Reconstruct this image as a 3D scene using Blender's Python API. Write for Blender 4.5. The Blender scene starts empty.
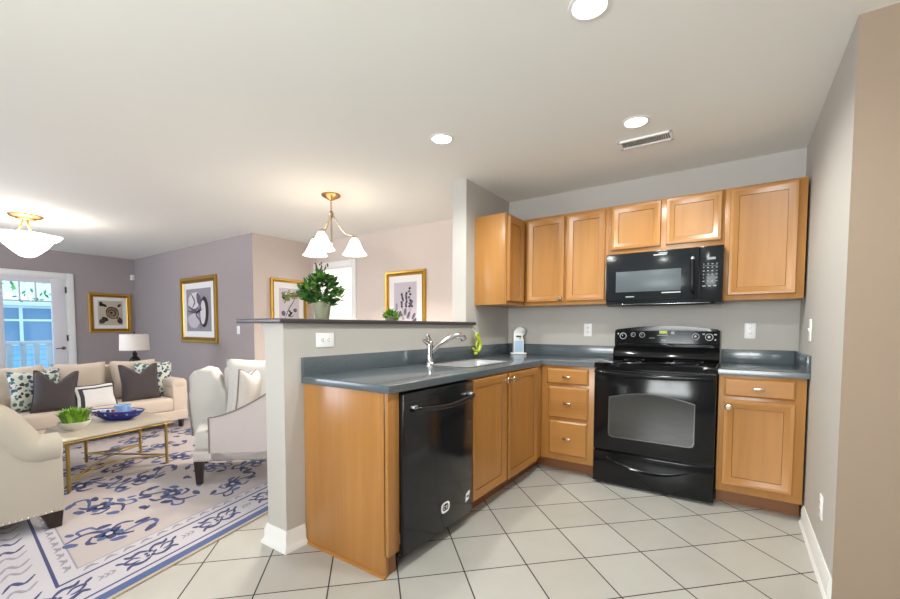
import bpy, bmesh, math, random
from mathutils import Vector, Matrix, noise
random.seed(7)
S = bpy.context.scene
COL = S.collection
PI = math.pi

# ------------------------------------------------------------------ camera
def setup_camera():
    yaw, pitch, roll = 0.601783, -0.0483644, 0.001907
    cy, sy, cp, sp = math.cos(yaw), math.sin(yaw), math.cos(pitch), math.sin(pitch)
    f = Vector((-sy*cp, cy*cp, sp)); r = Vector((cy, sy, 0)); u = r.cross(f)
    r2 = r*math.cos(roll)+u*math.sin(roll); u2 = -r*math.sin(roll)+u*math.cos(roll)
    cd = bpy.data.cameras.new('camera'); cam = bpy.data.objects.new('camera', cd); COL.objects.link(cam)
    m = Matrix.Identity(4)
    for i in range(3):
        m[i][0] = r2[i]; m[i][1] = u2[i]; m[i][2] = -f[i]
    m.translation = Vector((1.9187, -3.8453, 1.18))
    cam.matrix_world = m
    cd.sensor_fit = 'HORIZONTAL'; cd.sensor_width = 36; cd.lens = 416.83/900*36
    cd.shift_y = 47.56/900; cd.clip_start = 0.05; cd.clip_end = 100
    S.camera = cam
setup_camera()

# ------------------------------------------------------------------ world, exposure, daylight fill
S.view_settings.view_transform = 'Standard'; S.view_settings.look = 'None'
S.view_settings.gamma = 1; S.view_settings.use_curve_mapping = False
S.view_settings.exposure = 0.0
W = bpy.data.worlds.new('world'); S.world = W; W.use_nodes = True
bg = W.node_tree.nodes['Background']
bg.inputs[0].default_value = (0.40, 0.72, 1.0, 1); bg.inputs[1].default_value = 2.3

def area(name, loc, target, sx, sy, power, color, spread=PI):
    l = bpy.data.lights.new(name, 'AREA'); l.shape = 'RECTANGLE'; l.size = sx; l.size_y = sy
    l.energy = power; l.color = color; l.spread = spread
    o = bpy.data.objects.new(name, l); COL.objects.link(o); o.location = loc
    o.rotation_euler = (Vector(target)-Vector(loc)).to_track_quat('-Z', 'Y').to_euler()
    return o
# added fill lamps at the two unseen south windows, tilted up to brighten the ceiling
area('kitchen_daylight_fill', (1.5, -6.22, 1.45), (1.5, -2.5, 4.6), 2.0, 1.3, 180, (0.99, 0.995, 0.965))
area('living_daylight_fill', (-4.6, -6.22, 1.45), (-3.6, -2, 3.6), 2.4, 1.3, 115, (0.86, 0.89, 1.0))

def point(name, loc, power, color, radius=0.05):
    l = bpy.data.lights.new(name, 'POINT'); l.energy = power; l.color = color; l.shadow_soft_size = radius
    o = bpy.data.objects.new(name, l); COL.objects.link(o); o.location = loc; return o
def spot(name, loc, power, color, angle=150, radius=0.07):
    l = bpy.data.lights.new(name, 'SPOT'); l.energy = power; l.color = color; l.shadow_soft_size = radius
    l.spot_size = math.radians(angle); l.spot_blend = 0.6
    o = bpy.data.objects.new(name, l); COL.objects.link(o); o.location = loc; return o

# ------------------------------------------------------------------ materials
def lin(c):
    c = c/255
    return c/12.92 if c <= 0.04045 else ((c+0.055)/1.055)**2.4
def rgb(r, g, b): return (lin(r), lin(g), lin(b), 1)
def mat(name, color, rough=0.5, metal=0.0, **kw):
    m = bpy.data.materials.new(name); m.use_nodes = True
    b = m.node_tree.nodes['Principled BSDF']
    b.inputs['Base Color'].default_value = color
    b.inputs['Roughness'].default_value = rough; b.inputs['Metallic'].default_value = metal
    for k, v in kw.items():
        b.inputs[k.replace('_', ' ')].default_value = v
    return m
class NT:
    def __init__(s, m): s.t = m.node_tree; s.b = s.t.nodes.get('Principled BSDF')
    def n(s, typ, **kw):
        o = s.t.nodes.new(typ)
        for k, v in kw.items(): setattr(o, k, v)
        return o
    def l(s, a, b): s.t.links.new(a, b)
    def math(s, op, a, b=None, c=None):
        o = s.n('ShaderNodeMath', operation=op)
        for i, v in enumerate((a, b, c)):
            if v is None: continue
            if hasattr(v, 'type'): s.l(v, o.inputs[i])
            else: o.inputs[i].default_value = v
        return o.outputs[0]
    def ramp(s, fac, stops):
        o = s.n('ShaderNodeValToRGB'); e = o.color_ramp.elements
        e[0].position, e[0].color = stops[0]; e[1].position, e[1].color = stops[-1]
        for p, c in stops[1:-1]:
            x = e.new(p); x.color = c
        s.l(fac, o.inputs[0]); return o.outputs[0]
    def coords(s, scale=(1, 1, 1), kind='Object'):
        t = s.n('ShaderNodeTexCoord'); m = s.n('ShaderNodeMapping'); m.inputs['Scale'].default_value = scale
        s.l(t.outputs[kind], m.inputs[0]); return m.outputs[0]
    def noise(s, vec, scale=5, detail=3, rough=0.5, dist=0.0):
        o = s.n('ShaderNodeTexNoise'); o.inputs['Scale'].default_value = scale; o.inputs['Detail'].default_value = detail
        o.inputs['Roughness'].default_value = rough; o.inputs['Distortion'].default_value = dist
        s.l(vec, o.inputs['Vector']); return o.outputs['Fac']
    def bump(s, h, strength=0.1, dist=0.01):
        o = s.n('ShaderNodeBump'); o.inputs['Strength'].default_value = strength; o.inputs['Distance'].default_value = dist
        s.l(h, o.inputs['Height']); s.l(o.outputs[0], s.b.inputs['Normal'])

def wood(name, grain, dark, light, rough=0.32):
    m = mat(name, light, rough); t = NT(m)
    sc = {'z': (16, 16, 0.9), 'x': (0.9, 16, 16), 'y': (16, 0.9, 16), 'h': (0.9, 0.9, 16)}[grain]
    v = t.coords(sc)
    n1 = t.noise(v, 1.6, 4, 0.55, 0.6); n2 = t.noise(t.coords(tuple(k*0.16 for k in sc)), 1.0, 2, 0.5, 1.2)
    f = t.math('ADD', t.math('MULTIPLY', n1, 0.32), t.math('MULTIPLY', n2, 0.68))
    t.l(t.ramp(f, [(0.30, dark), (0.5, tuple((a+b)/2 for a, b in zip(dark, light))), (0.68, light)]), t.b.inputs['Base Color'])
    t.b.inputs['Coat Weight'].default_value = 0.14; t.b.inputs['Coat Roughness'].default_value = 0.2
    return m
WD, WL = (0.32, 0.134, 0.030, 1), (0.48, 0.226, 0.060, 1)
M = {}
M['wood_v'] = wood('maple_vertical', 'z', WD, WL)
M['wood_h'] = wood('maple_horizontal', 'h', WD, WL)
M['wood_groove_shade'] = wood('maple_groove_shade', 'z', (0.10, 0.036, 0.010, 1), (0.16, 0.06, 0.018, 1))  # darker maple paints the shadow line around the recessed door panels
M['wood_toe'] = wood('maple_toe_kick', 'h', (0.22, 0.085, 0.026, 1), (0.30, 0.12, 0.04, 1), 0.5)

def wall_paint(name, col, rough=0.75):
    m = mat(name, col, rough); t = NT(m)
    n = t.noise(t.coords(), 220, 2); t.bump(n, 0.05, 0.002); return m
M['paint'] = wall_paint('greige_wall_paint', rgb(190, 186, 180))
M['paint_living'] = wall_paint('shaded_greige_paint', rgb(161, 152, 153))  # darker greige copy, the living room's cool dim light put into its colour
M['paint_dining'] = wall_paint('lamplit_greige_paint', rgb(214, 201, 193))  # lighter greige copy, warm chandelier light put into its colour
M['paint_hall'] = wall_paint('tan_wall_paint', rgb(158, 139, 120))
M['ceiling'] = wall_paint('ceiling_white', rgb(242, 242, 237), 0.85)
M['white'] = mat('white_trim_paint', rgb(238, 238, 236), 0.4)
M['door_white'] = mat('white_door_paint', rgb(226, 224, 230), 0.4)
M['plastic'] = mat('white_plastic', rgb(249, 249, 250), 0.35)
M['duct'] = mat('grey_duct', rgb(118, 118, 116), 0.6)
M['slot'] = mat('dark_slot', rgb(60, 60, 62), 0.6)

def tile_mat():
    m = mat('cream_floor_tile', rgb(205, 200, 190), 0.32); t = NT(m)
    tc = t.n('ShaderNodeTexCoord'); sx = t.n('ShaderNodeSeparateXYZ'); t.l(tc.outputs['Object'], sx.inputs[0])
    a, size, ox, oy = 0.7915, 0.3167, 1.3135, -1.7390
    c, s_ = math.cos(a), math.sin(a)
    def axis(cx, cy, off):
        e = t.math('ADD', t.math('MULTIPLY', sx.outputs[0], cx/size), t.math('MULTIPLY_ADD', sx.outputs[1], cy/size, off+100))
        return e
    u = axis(c, s_, -(ox*c+oy*s_)/size); v = axis(-s_, c, -(-ox*s_+oy*c)/size)
    def line(e, w):
        f = t.math('FRACT', e); d = t.math('ABSOLUTE', t.math('SUBTRACT', f, 0.5))
        return t.math('GREATER_THAN', d, 0.5-w)
    g = t.math('MAXIMUM', line(u, 0.0105), line(v, 0.0105))
    comb = t.n('ShaderNodeCombineXYZ'); t.l(t.math('FLOOR', u), comb.inputs[0]); t.l(t.math('FLOOR', v), comb.inputs[1])
    wn = t.n('ShaderNodeTexWhiteNoise'); t.l(comb.outputs[0], wn.inputs[0])
    nz = t.noise(t.coords(), 3.5, 4, 0.6)
    f = t.math('ADD', t.math('MULTIPLY', wn.outputs[0], 0.35), t.math('MULTIPLY', nz, 0.65))
    col = t.ramp(f, [(0.2, rgb(175, 172, 165)), (0.8, rgb(191, 189, 183))])
    mix = t.n('ShaderNodeMix', data_type='RGBA'); t.l(g, mix.inputs[0]); t.l(col, mix.inputs[6]); mix.inputs[7].default_value = rgb(58, 52, 47)
    t.l(mix.outputs[2], t.b.inputs['Base Color'])
    t.l(t.math('MULTIPLY_ADD', g, 0.45, 0.34), t.b.inputs['Roughness'])
    t.bump(t.math('SUBTRACT', 1.0, g), 0.3, 0.002)
    return m
M['tile'] = tile_mat()

def laminate():
    m = mat('slate_laminate', rgb(84, 92, 98), 0.2); t = NT(m)
    n = t.noise(t.coords(), 160, 3, 0.7)
    t.l(t.ramp(n, [(0.35, rgb(74, 82, 88)), (0.7, rgb(98, 106, 112))]), t.b.inputs['Base Color'])
    t.b.inputs['Coat Weight'].default_value = 0.3; t.b.inputs['Coat Roughness'].default_value = 0.08
    return m
M['laminate'] = laminate()
M['ledge'] = mat('dark_grey_ledge', rgb(66, 60, 62), 0.28)
M['black'] = mat('gloss_black_enamel', rgb(20, 21, 23), 0.13, Specular_IOR_Level=0.35)
M['black_mw'] = mat('black_microwave_enamel', rgb(30, 33, 36), 0.16, Specular_IOR_Level=0.2)
M['black_dw'] = mat('gloss_charcoal_enamel', rgb(27, 28, 30), 0.13, Specular_IOR_Level=0.4)
M['black_trim'] = mat('black_trim', rgb(14, 14, 15), 0.3)
M['glass_top'] = mat('black_ceramic_glass', rgb(10, 12, 14), 0.06)
M['oven_glass'] = mat('oven_window_glass', rgb(44, 44, 42), 0.05, 0.0, IOR=1.8)
M['mw_glass'] = mat('microwave_window', rgb(88, 96, 101), 0.3, Specular_IOR_Level=0.25)
M['mark'] = mat('grey_print', rgb(190, 196, 200), 0.5)
M['steel_dark'] = mat('dark_satin_metal', rgb(120, 122, 126), 0.22, 1.0)
def emit(name, col, strength, base=None):
    m = mat(name, base or col, 0.4); b = m.node_tree.nodes['Principled BSDF']
    b.inputs['Emission Color'].default_value = col; b.inputs['Emission Strength'].default_value = strength; return m
M['mark_dim'] = mat('dim_grey_print', rgb(138, 144, 148), 0.5)
M['display'] = emit('green_led_display', (0.72, 0.74, 0.15, 1), 0.7, (0.05, 0.06, 0.01, 1))
M['can_lens'] = emit('recessed_lamp_lens', (1.0, 0.98, 0.95, 1), 9)
M['chrome'] = mat('chrome', rgb(215, 217, 220), 0.1, 1.0)
M['steel'] = mat('brushed_steel', rgb(206, 209, 212), 0.34, 0.75)
M['nickel'] = mat('warm_nickel', rgb(206, 190, 168), 0.22, 1.0)
M['brass'] = mat('antique_brass', rgb(186, 142, 90), 0.3, 1.0)
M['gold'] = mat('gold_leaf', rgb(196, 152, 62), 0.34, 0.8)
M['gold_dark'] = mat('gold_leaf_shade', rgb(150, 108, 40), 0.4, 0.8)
M['table_gold'] = mat('pale_brass', rgb(176, 150, 88), 0.35, 0.75)
M['table_top'] = mat('pale_stone_top', rgb(188, 179, 164), 0.25)
def fabric(name, col, scale=400, var=0.06, rough=0.9):
    m = mat(name, col, rough); t = NT(m)
    n = t.noise(t.coords(), scale, 2)
    d = tuple(c*(1-var) for c in col[:3])+(1,); l = tuple(min(1, c*(1+var)) for c in col[:3])+(1,)
    t.l(t.ramp(n, [(0.3, d), (0.7, l)]), t.b.inputs['Base Color']); t.bump(n, 0.12, 0.002)
    t.b.inputs['Sheen Weight'].default_value = 0.15
    return m
M['sofa'] = fabric('beige_linen', rgb(212, 198, 184))
M['sofa_near'] = fabric('cream_linen', rgb(186, 178, 164))
M['chair'] = fabric('ivory_linen', rgb(200, 190, 188))
M['chair_in'] = fabric('white_linen', rgb(196, 193, 188))
M['charcoal'] = fabric('charcoal_linen', rgb(74, 67, 70))
M['pil_white'] = fabric('white_cotton', rgb(232, 231, 232))
M['pil_dark'] = fabric('slate_band', rgb(62, 60, 68))
M['dark_wood'] = mat('espresso_wood', rgb(42, 30, 26), 0.35)
M['piping'] = fabric('grey_piping', rgb(136, 124, 120))
M['shade_fabric'] = mat('linen_lampshade', rgb(232, 226, 222), 0.8)
M['lamp_dark'] = mat('dark_glass_base', rgb(32, 26, 26), 0.12)
M['nail'] = mat('pewter_nailhead', rgb(178, 168, 155), 0.3, 0.8)
def floral():
    m = mat('floral_print', rgb(220, 224, 216), 0.9); t = NT(m)
    v = t.coords()
    nz = t.n('ShaderNodeTexNoise'); nz.inputs['Scale'].default_value = 24; t.l(v, nz.inputs['Vector'])
    mx = t.n('ShaderNodeMix', data_type='RGBA'); mx.inputs[0].default_value = 0.035; t.l(v, mx.inputs[6]); t.l(nz.outputs['Color'], mx.inputs[7])
    vo = t.n('ShaderNodeTexVoronoi'); vo.inputs['Scale'].default_value = 27; t.l(mx.outputs[2], vo.inputs['Vector'])
    sp = t.n('ShaderNodeSeparateColor'); t.l(vo.outputs['Color'], sp.inputs[0])
    col = t.ramp(sp.outputs[0], [(0.0, rgb(60, 120, 112)), (0.3, rgb(50, 74, 120)), (0.55, rgb(96, 140, 128)), (0.75, rgb(56, 62, 70)), (1.0, rgb(110, 130, 170))])
    msk = t.math('LESS_THAN', vo.outputs['Distance'], 0.47)
    m2 = t.n('ShaderNodeMix', data_type='RGBA'); t.l(msk, m2.inputs[0]); m2.inputs[6].default_value = rgb(222, 224, 214); t.l(col, m2.inputs[7])
    t.l(m2.outputs[2], t.b.inputs['Base Color']); return m
M['floral'] = floral()
M['leaf1'] = mat('leaf_green', rgb(62, 112, 46), 0.45); M['leaf2'] = mat('leaf_deep_green', rgb(34, 68, 32), 0.45)
M['leaf3'] = mat('leaf_light_green', rgb(104, 148, 58), 0.45)
M['lime1'] = mat('lime_blade', rgb(122, 176, 44), 0.5); M['lime2'] = mat('lime_blade_pale', rgb(160, 206, 70), 0.5)
M['leaf_olive'] = mat('leaf_olive', rgb(140, 134, 80), 0.5); M['stem'] = mat('brown_stem', rgb(78, 62, 46), 0.7)
M['pot'] = mat('sage_pot', rgb(140, 142, 118), 0.6)
M['bowl_white'] = mat('white_ceramic', rgb(226, 224, 216), 0.25)
M['cobalt'] = mat('cobalt_glaze', rgb(36, 48, 150), 0.12)
M['pale_blue'] = mat('pale_blue_glaze', rgb(140, 176, 224), 0.2)
M['red_dot'] = mat('brick_red_glaze', rgb(150, 70, 84), 0.3)
M['navy_dot'] = mat('navy_glaze', rgb(34, 36, 70), 0.3)
M['opener_blue'] = mat('pale_blue_plastic', rgb(186, 214, 240), 0.3)
M['scrub'] = mat('yellow_green_plastic', rgb(196, 208, 66), 0.4)
M['rug'] = fabric('cream_wool', rgb(182, 173, 173), 260, 0.05)
M['rug_pale'] = fabric('pale_border_wool', rgb(190, 187, 196), 260, 0.05)
M['rug_navy'] = fabric('navy_wool', rgb(44, 52, 104), 200, 0.25)
M['rug_blue'] = fabric('denim_blue_wool', rgb(66, 88, 140), 200, 0.15)
M['rug_grey'] = fabric('grey_wool', rgb(142, 140, 156), 200, 0.15)
M['rug_bind'] = fabric('tan_rug_binding', rgb(176, 164, 146), 200, 0.1)
M['mat_board'] = mat('white_mat_board', rgb(236, 234, 234), 0.7)
def shade_glass():
    m = bpy.data.materials.new('frosted_lamp_glass'); m.use_nodes = True; t = NT(m); nt = m.node_tree
    out = nt.nodes['Material Output']; nt.nodes.remove(t.b)
    tr = t.n('ShaderNodeBsdfTranslucent'); tr.inputs[0].default_value = (0.95, 0.92, 0.86, 1)
    em = t.n('ShaderNodeEmission'); em.inputs[0].default_value = (1.0, 0.93, 0.82, 1); em.inputs[1].default_value = 1.6
    ad = t.n('ShaderNodeAddShader'); t.l(tr.outputs[0], ad.inputs[0]); t.l(em.outputs[0], ad.inputs[1]); t.l(ad.outputs[0], out.inputs[0]); return m
M['lamp_glass'] = shade_glass()
def pane_glass():
    m = bpy.data.materials.new('clear_pane_glass'); m.use_nodes = True; t = NT(m); nt = m.node_tree
    out = nt.nodes['Material Output']; nt.nodes.remove(t.b)
    tr = t.n('ShaderNodeBsdfTransparent'); gl = t.n('ShaderNodeBsdfGlossy'); gl.inputs['Roughness'].default_value = 0.02
    mx = t.n('ShaderNodeMixShader'); mx.inputs[0].default_value = 0.05
    t.l(tr.outputs[0], mx.inputs[1]); t.l(gl.outputs[0], mx.inputs[2]); t.l(mx.outputs[0], out.inputs[0]); return m
M['pane'] = pane_glass()
def siding():
    m = mat('blue_lap_siding', rgb(176, 200, 222), 0.7); t = NT(m)
    sx = t.n('ShaderNodeSeparateXYZ'); tc = t.n('ShaderNodeTexCoord'); t.l(tc.outputs['Object'], sx.inputs[0])
    f = t.math('FRACT', t.math('MULTIPLY', sx.outputs[2], 8)); g = t.math('GREATER_THAN', f, 0.9)
    mx = t.n('ShaderNodeMix', data_type='RGBA'); t.l(g, mx.inputs[0]); mx.inputs[6].default_value = rgb(150, 190, 222); mx.inputs[7].default_value = rgb(112, 150, 186)
    t.l(mx.outputs[2], t.b.inputs['Base Color']); return m
M['siding'] = siding()
M['ext_glass'] = mat('dark_house_glass', rgb(120, 150, 176), 0.2)
M['deck'] = mat('deck_board', rgb(150, 150, 150), 0.7)

# ------------------------------------------------------------------ mesh builder
ORIG = {}
def frame(o, x=(1, 0, 0), y=(0, 1, 0), z=(0, 0, 1)):
    m = Matrix.Identity(4)
    for i in range(3):
        m[i][0], m[i][1], m[i][2], m[i][3] = x[i], y[i], z[i], o[i]
    return m
class MB:
    def __init__(s, T=None): s.bm = bmesh.new(); s.mats = []; s.T = T
    def mi(s, m):
        m = M[m] if isinstance(m, str) else m
        if m not in s.mats: s.mats.append(m)
        return s.mats.index(m)
    def _fin(s, verts, faces, m):
        i = s.mi(m)
        for f in faces: f.material_index = i
        return verts
    def raw(s, vs, fs, m):
        V = [s.bm.verts.new(v) for v in vs]; out = []
        ms = m if isinstance(m, list) else None
        if ms is None: k0 = s.mi(m)
        for j, f in enumerate(fs):
            try: F = s.bm.faces.new([V[k] for k in f])
            except ValueError: continue
            F.material_index = s.mi(ms[j]) if ms else k0
            out.append(F)
        return V, out
    def box(s, x0, x1, y0, y1, z0, z1, m='white', bev=0.0, seg=2):
        vs = [(x, y, z) for z in (z0, z1) for y in (y0, y1) for x in (x0, x1)]
        fs = [(0, 2, 3, 1), (4, 5, 7, 6), (0, 1, 5, 4), (2, 6, 7, 3), (0, 4, 6, 2), (1, 3, 7, 5)]
        V, F = s.raw(vs, fs, m)
        if bev > 0:
            E = list({e for f in F for e in f.edges})
            i = F[0].material_index
            r = bmesh.ops.bevel(s.bm, geom=E, offset=bev, segments=seg, affect='EDGES', profile=0.5)
            for f in r['faces']: f.material_index = i
        return s
    def prism(s, pts, axis, a, b, m, bev=0.0, seg=2):
        """polygon pts (two coords) extruded along axis from a to b"""
        def P(p, t):
            if axis == 'x': return (t, p[0], p[1])
            if axis == 'y': return (p[0], t, p[1])
            return (p[0], p[1], t)
        n = len(pts)
        vs = [P(p, a) for p in pts]+[P(p, b) for p in pts]
        fs = [tuple(range(n))[::-1], tuple(range(n, 2*n))]+[(i, (i+1) % n, n+(i+1) % n, n+i) for i in range(n)]
        V, F = s.raw(vs, fs, m)
        if bev > 0:
            E = [e for e in {e for f in F[:2] for e in f.edges}]
            i = F[0].material_index
            r = bmesh.ops.bevel(s.bm, geom=E, offset=bev, segments=seg, affect='EDGES', profile=0.5)
            for f in r['faces']: f.material_index = i
        return s
    def lathe(s, prof, o, m, axis=(0, 0, 1), seg=24, scal=None):
        ax = Vector(axis).normalized(); q = ax.to_track_quat('Z', 'Y').to_matrix()
        vs, fs = [], []; n = len(prof)
        for k in range(seg):
            a = 2*PI*k/seg
            for r, h in prof:
                rr = r if scal is None else r*scal(a, h)
                p = q @ Vector((rr*math.cos(a), rr*math.sin(a), h)) + Vector(o); vs.append(tuple(p))
        for k in range(seg):
            k2 = (k+1) % seg
            for j in range(n-1):
                a, b, c, d = k*n+j, k2*n+j, k2*n+j+1, k*n+j+1
                fs.append((a, b, c, d))
        V, F = s.raw(vs, fs, m)
        bmesh.ops.remove_doubles(s.bm, verts=V, dist=1e-6)
        return s
    def tube(s, pts, r, m, seg=10, closed=False, cap=True):
        P = [Vector(p) for p in pts]; n = len(P)
        R = r if isinstance(r, (list, tuple)) else [r]*n
        vs, fs = [], []
        up = None
        for i in range(n):
            if closed: d = P[(i+1) % n]-P[i-1]
            else: d = P[min(i+1, n-1)]-P[max(i-1, 0)]
            d.normalize()
            if up is None:
                up = Vector((0, 0, 1)) if abs(d.z) < 0.9 else Vector((1, 0, 0))
            a = d.cross(up).normalized(); b = a.cross(d).normalized(); up = b
            for k in range(seg):
                t = 2*PI*k/seg; vs.append(tuple(P[i]+(a*math.cos(t)+b*math.sin(t))*R[i]))
        for i in range(n if closed else n-1):
            j = (i+1) % n
            for k in range(seg):
                k2 = (k+1) % seg; fs.append((i*seg+k, i*seg+k2, j*seg+k2, j*seg+k))
        if cap and not closed:
            fs.append(tuple(range(seg))[::-1]); fs.append(tuple((n-1)*seg+k for k in range(seg)))
        s.raw(vs, fs, m); return s
    def cyl(s, a, b, r, m, seg=16, r2=None): return s.tube([a, b], [r, r if r2 is None else r2], m, seg)
    def ball(s, c, rx, ry, rz, m, seg=14, rings=8):
        vs, fs = [], []
        for i in range(rings+1):
            t = PI*i/rings
            for k in range(seg):
                a = 2*PI*k/seg
                vs.append((c[0]+rx*math.sin(t)*math.cos(a), c[1]+ry*math.sin(t)*math.sin(a), c[2]+rz*math.cos(t)))
        for i in range(rings):
            for k in range(seg):
                k2 = (k+1) % seg; fs.append((i*seg+k, (i+1)*seg+k, (i+1)*seg+k2, i*seg+k2))
        V, F = s.raw(vs, fs, m); bmesh.ops.remove_doubles(s.bm, verts=V, dist=1e-6); return s
    def build(s, name, parent=None, smooth=None, normals=True):
        me = bpy.data.meshes.new(name)
        if s.T is not None: s.bm.transform(s.T)
        org = ORIG.get(parent, Vector((0, 0, 0))) if parent else Vector((0, 0, 0))
        if normals: bmesh.ops.recalc_face_normals(s.bm, faces=s.bm.faces)
        bmesh.ops.translate(s.bm, verts=s.bm.verts, vec=-org)
        s.bm.to_mesh(me); s.bm.free()
        for m in s.mats: me.materials.append(m)
        o = bpy.data.objects.new(name, me); COL.objects.link(o)
        if parent: o.parent = parent; ORIG[o] = org
        me.shade_smooth(); me.set_sharp_from_angle(angle=math.radians(smooth if smooth else 38))
        return o
def thing(name, label, cat, loc=(0, 0, 0), group=None):
    o = bpy.data.objects.new(name, None); COL.objects.link(o); o.location = loc; ORIG[o] = Vector(loc)
    o.empty_display_size = 0.05
    return tag(o, label, cat, group)
def tag(o, label, cat, group=None):
    o['label'] = label; o['category'] = cat
    if group: o['group'] = group
    return o
def struct(o): o['kind'] = 'structure'; return o
def P(o, label): o['label'] = label; return o
def fitpts(p, n=40):
    """smooth curve through points (Catmull-Rom)"""
    p = [Vector(q) for q in p]; out = []
    q = [2*p[0]-p[1]]+p+[2*p[-1]-p[-2]]
    m = len(p)-1
    for i in range(n+1):
        t = i/n*m; k = min(int(t), m-1); t -= k
        a, b, c, d = q[k:k+4]
        out.append(0.5*((2*b)+(c-a)*t+(2*a-5*b+4*c-d)*t*t+(3*b-a-3*c+d)*t**3))
    return out

# ------------------------------------------------------------------ room shell
H = 2.43; YD = 0.20
def wbox(name, *a, m='paint', bev=0):
    return struct(MB().box(*a, m=m, bev=bev).build(name))
wbox('floor', -7.6, 4.5, -6.4, 2.0, -0.1, 0.0, m='tile')
wbox('ceiling', -7.6, 4.5, -6.4, 2.0, H, H+0.1, m='ceiling')
wbox('wall_back', 0.0, 2.45, 0.0, 0.14, 0, H)
wbox('wall_pier', -0.14, 0.0, -0.812, YD+0.02, 0, H)
wbox('wall_right', 2.286, 2.40, -1.49, 0.0, 0, H)
wbox('wall_hall', 2.2864, 4.5, -1.4945, -1.40, 0, H, m='paint_hall')
struct(MB().box(-0.166, 0.0, -2.565, -0.812, 0, 1.197, 'paint').build('wall_half'))
# dining wall with the doorway
mb = MB()
DX0, DX1, DZ = -3.25, -2.515, 2.03
mb.box(-3.45, DX0, YD, YD+.12, 0, H, 'paint_dining').box(DX1, -0.14, YD, YD+.12, 0, H, 'paint_dining').box(DX0, DX1, YD, YD+.12, DZ, H, 'paint_dining')
struct(mb.build('wall_dining'))
wbox('wall_jog', -3.57, -3.45, -0.7, YD+.12, 0, H, m='paint_dining')
wbox('wall_north', -7.57, -3.4502, -0.7002, -0.58, 0, H, m='paint_living')
mb = MB(); y0, y1 = -2.62, -1.665
mb.box(-7.57, -7.45, -6.3, y0, 0, H, 'paint_living').box(-7.57, -7.45, y1, -0.58, 0, H, 'paint_living').box(-7.57, -7.45, y0, y1, 1.985, H, 'paint_living')
struct(mb.build('wall_west'))
def wall_windows(name, ax, pos, a0, a1, wins, m):
    mb = MB(); cur = a0
    def b(u0, u1, z0, z1):
        if ax == 'y': mb.box(u0, u1, pos-.12, pos, z0, z1, m)
        else: mb.box(pos, pos+.12, u0, u1, z0, z1, m)
    for u0, u1, z0, z1 in wins:
        b(cur, u0, 0, H); b(u0, u1, 0, z0); b(u0, u1, z1, H); cur = u1
    b(cur, a1, 0, H)
    return struct(mb.build(name))
wall_windows('wall_south', 'y', -6.2, -7.6, 4.5, [(-5.8, -3.4, .8, 2.1), (0.5, 2.5, .8, 2.1)], 'paint_living')
wbox('wall_east', 4.4, 4.5, -6.3, -1.40, 0, H, m='paint_hall')
for i, (a, b) in enumerate(((-5.8, -3.4), (0.5, 2.5))):
    mb = MB()
    mb.box(a-.07, a, -6.2, -6.17, .73, 2.17, 'white').box(b, b+.07, -6.2, -6.17, .73, 2.17, 'white').box(a, b, -6.2, -6.17, .73, .8, 'white').box(a, b, -6.2, -6.17, 2.1, 2.17, 'white')
    c = (a+b)/2
    mb.box(c-.03, c+.03, -6.23, -6.19, .8, 2.1, 'white').box(a, b, -6.23, -6.19, 1.43, 1.47, 'white')
    struct(mb.build('window_%d' % (i+1)))
# hallway seen through the doorway
mb = MB(); mb.box(-3.7, -1.9, 1.35, 1.45, 0, H, 'white').box(-3.7, -3.6, .32, 1.35, 0, H, 'white').box(-2.0, -1.9, .32, 1.35, 0, H, 'white')
struct(mb.build('wall_hallway'))
point('hallway_light', (-2.8, 0.8, 2.1), 26, (1, 0.97, 0.93), 0.15)
# doorway casing
mb = MB(); c = .085
mb.box(DX0-c, DX0, YD-.018, YD, 0, DZ+c, 'white', .004).box(DX1, DX1+c, YD-.018, YD, 0, DZ+c, 'white', .004).box(DX0, DX1, YD-.018, YD, DZ, DZ+c, 'white', .004)
mb.box(DX0, DX0+.012, YD, YD+.12, 0, DZ, 'white').box(DX1-.012, DX1, YD, YD+.12, 0, DZ, 'white').box(DX0, DX1, YD, YD+.12, DZ-.012, DZ, 'white')
struct(mb.build('door_2'))

# baseboards
def baseboard(name, runs, m='white', h=.105):
    mb = MB()
    for x0, y0, x1, y1, nx, ny in runs:   # run along a wall face, normal (nx,ny) into the room
        prof = [(0, 0), (.024, 0), (.022, .012), (.014, .02), (.014, h-.025), (.008, h-.008), (.006, h), (0, h)]
        vs, fs = [], []; n = len(prof)
        for (x, y) in ((x0, y0), (x1, y1)):
            for d, z in prof: vs.append((x+nx*d, y+ny*d, z))
        fs = [(i, (i+1) % n, n+(i+1) % n, n+i) for i in range(n)]+[tuple(range(n)), tuple(range(2*n-1, n-1, -1))]
        mb.raw(vs, fs, m)
    return struct(mb.build(name))
def wrap_base(name, x0, x1, yend, ya, yb, h=.105):
    """baseboard wrapped round the free end of the half wall with mitred corners"""
    prof = [(0.0, 0), (.030, 0), (.030, .010), (.020, .024), (.015, .035), (.015, h-.03), (.008, h-.008), (.006, h), (0.0, h)]
    path = lambda d: [(x0-d, ya), (x0-d, yend-d), (x1+d, yend-d), (x1+d, yb)]
    vs, fs = [], []; n = len(prof)
    for d, z in prof: vs += [(x, y, z) for x, y in path(d)]
    for i in range(n-1):
        for j in range(3): fs.append((i*4+j, i*4+j+1, (i+1)*4+j+1, (i+1)*4+j))
    mb = MB(); mb.raw(vs, fs, 'white'); return struct(mb.build(name))
wrap_base('baseboard_half_wall', -0.166, 0.0, -2.565, -0.83, -2.455)
baseboard('baseboard_right', [(2.286, -1.494, 2.286, -0.60, -1, 0)])
baseboard('baseboard_dining', [(DX1+.09, YD, -0.14, YD, 0, -1), (-3.45, -0.7, -3.45, YD, 1, 0)])
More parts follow.
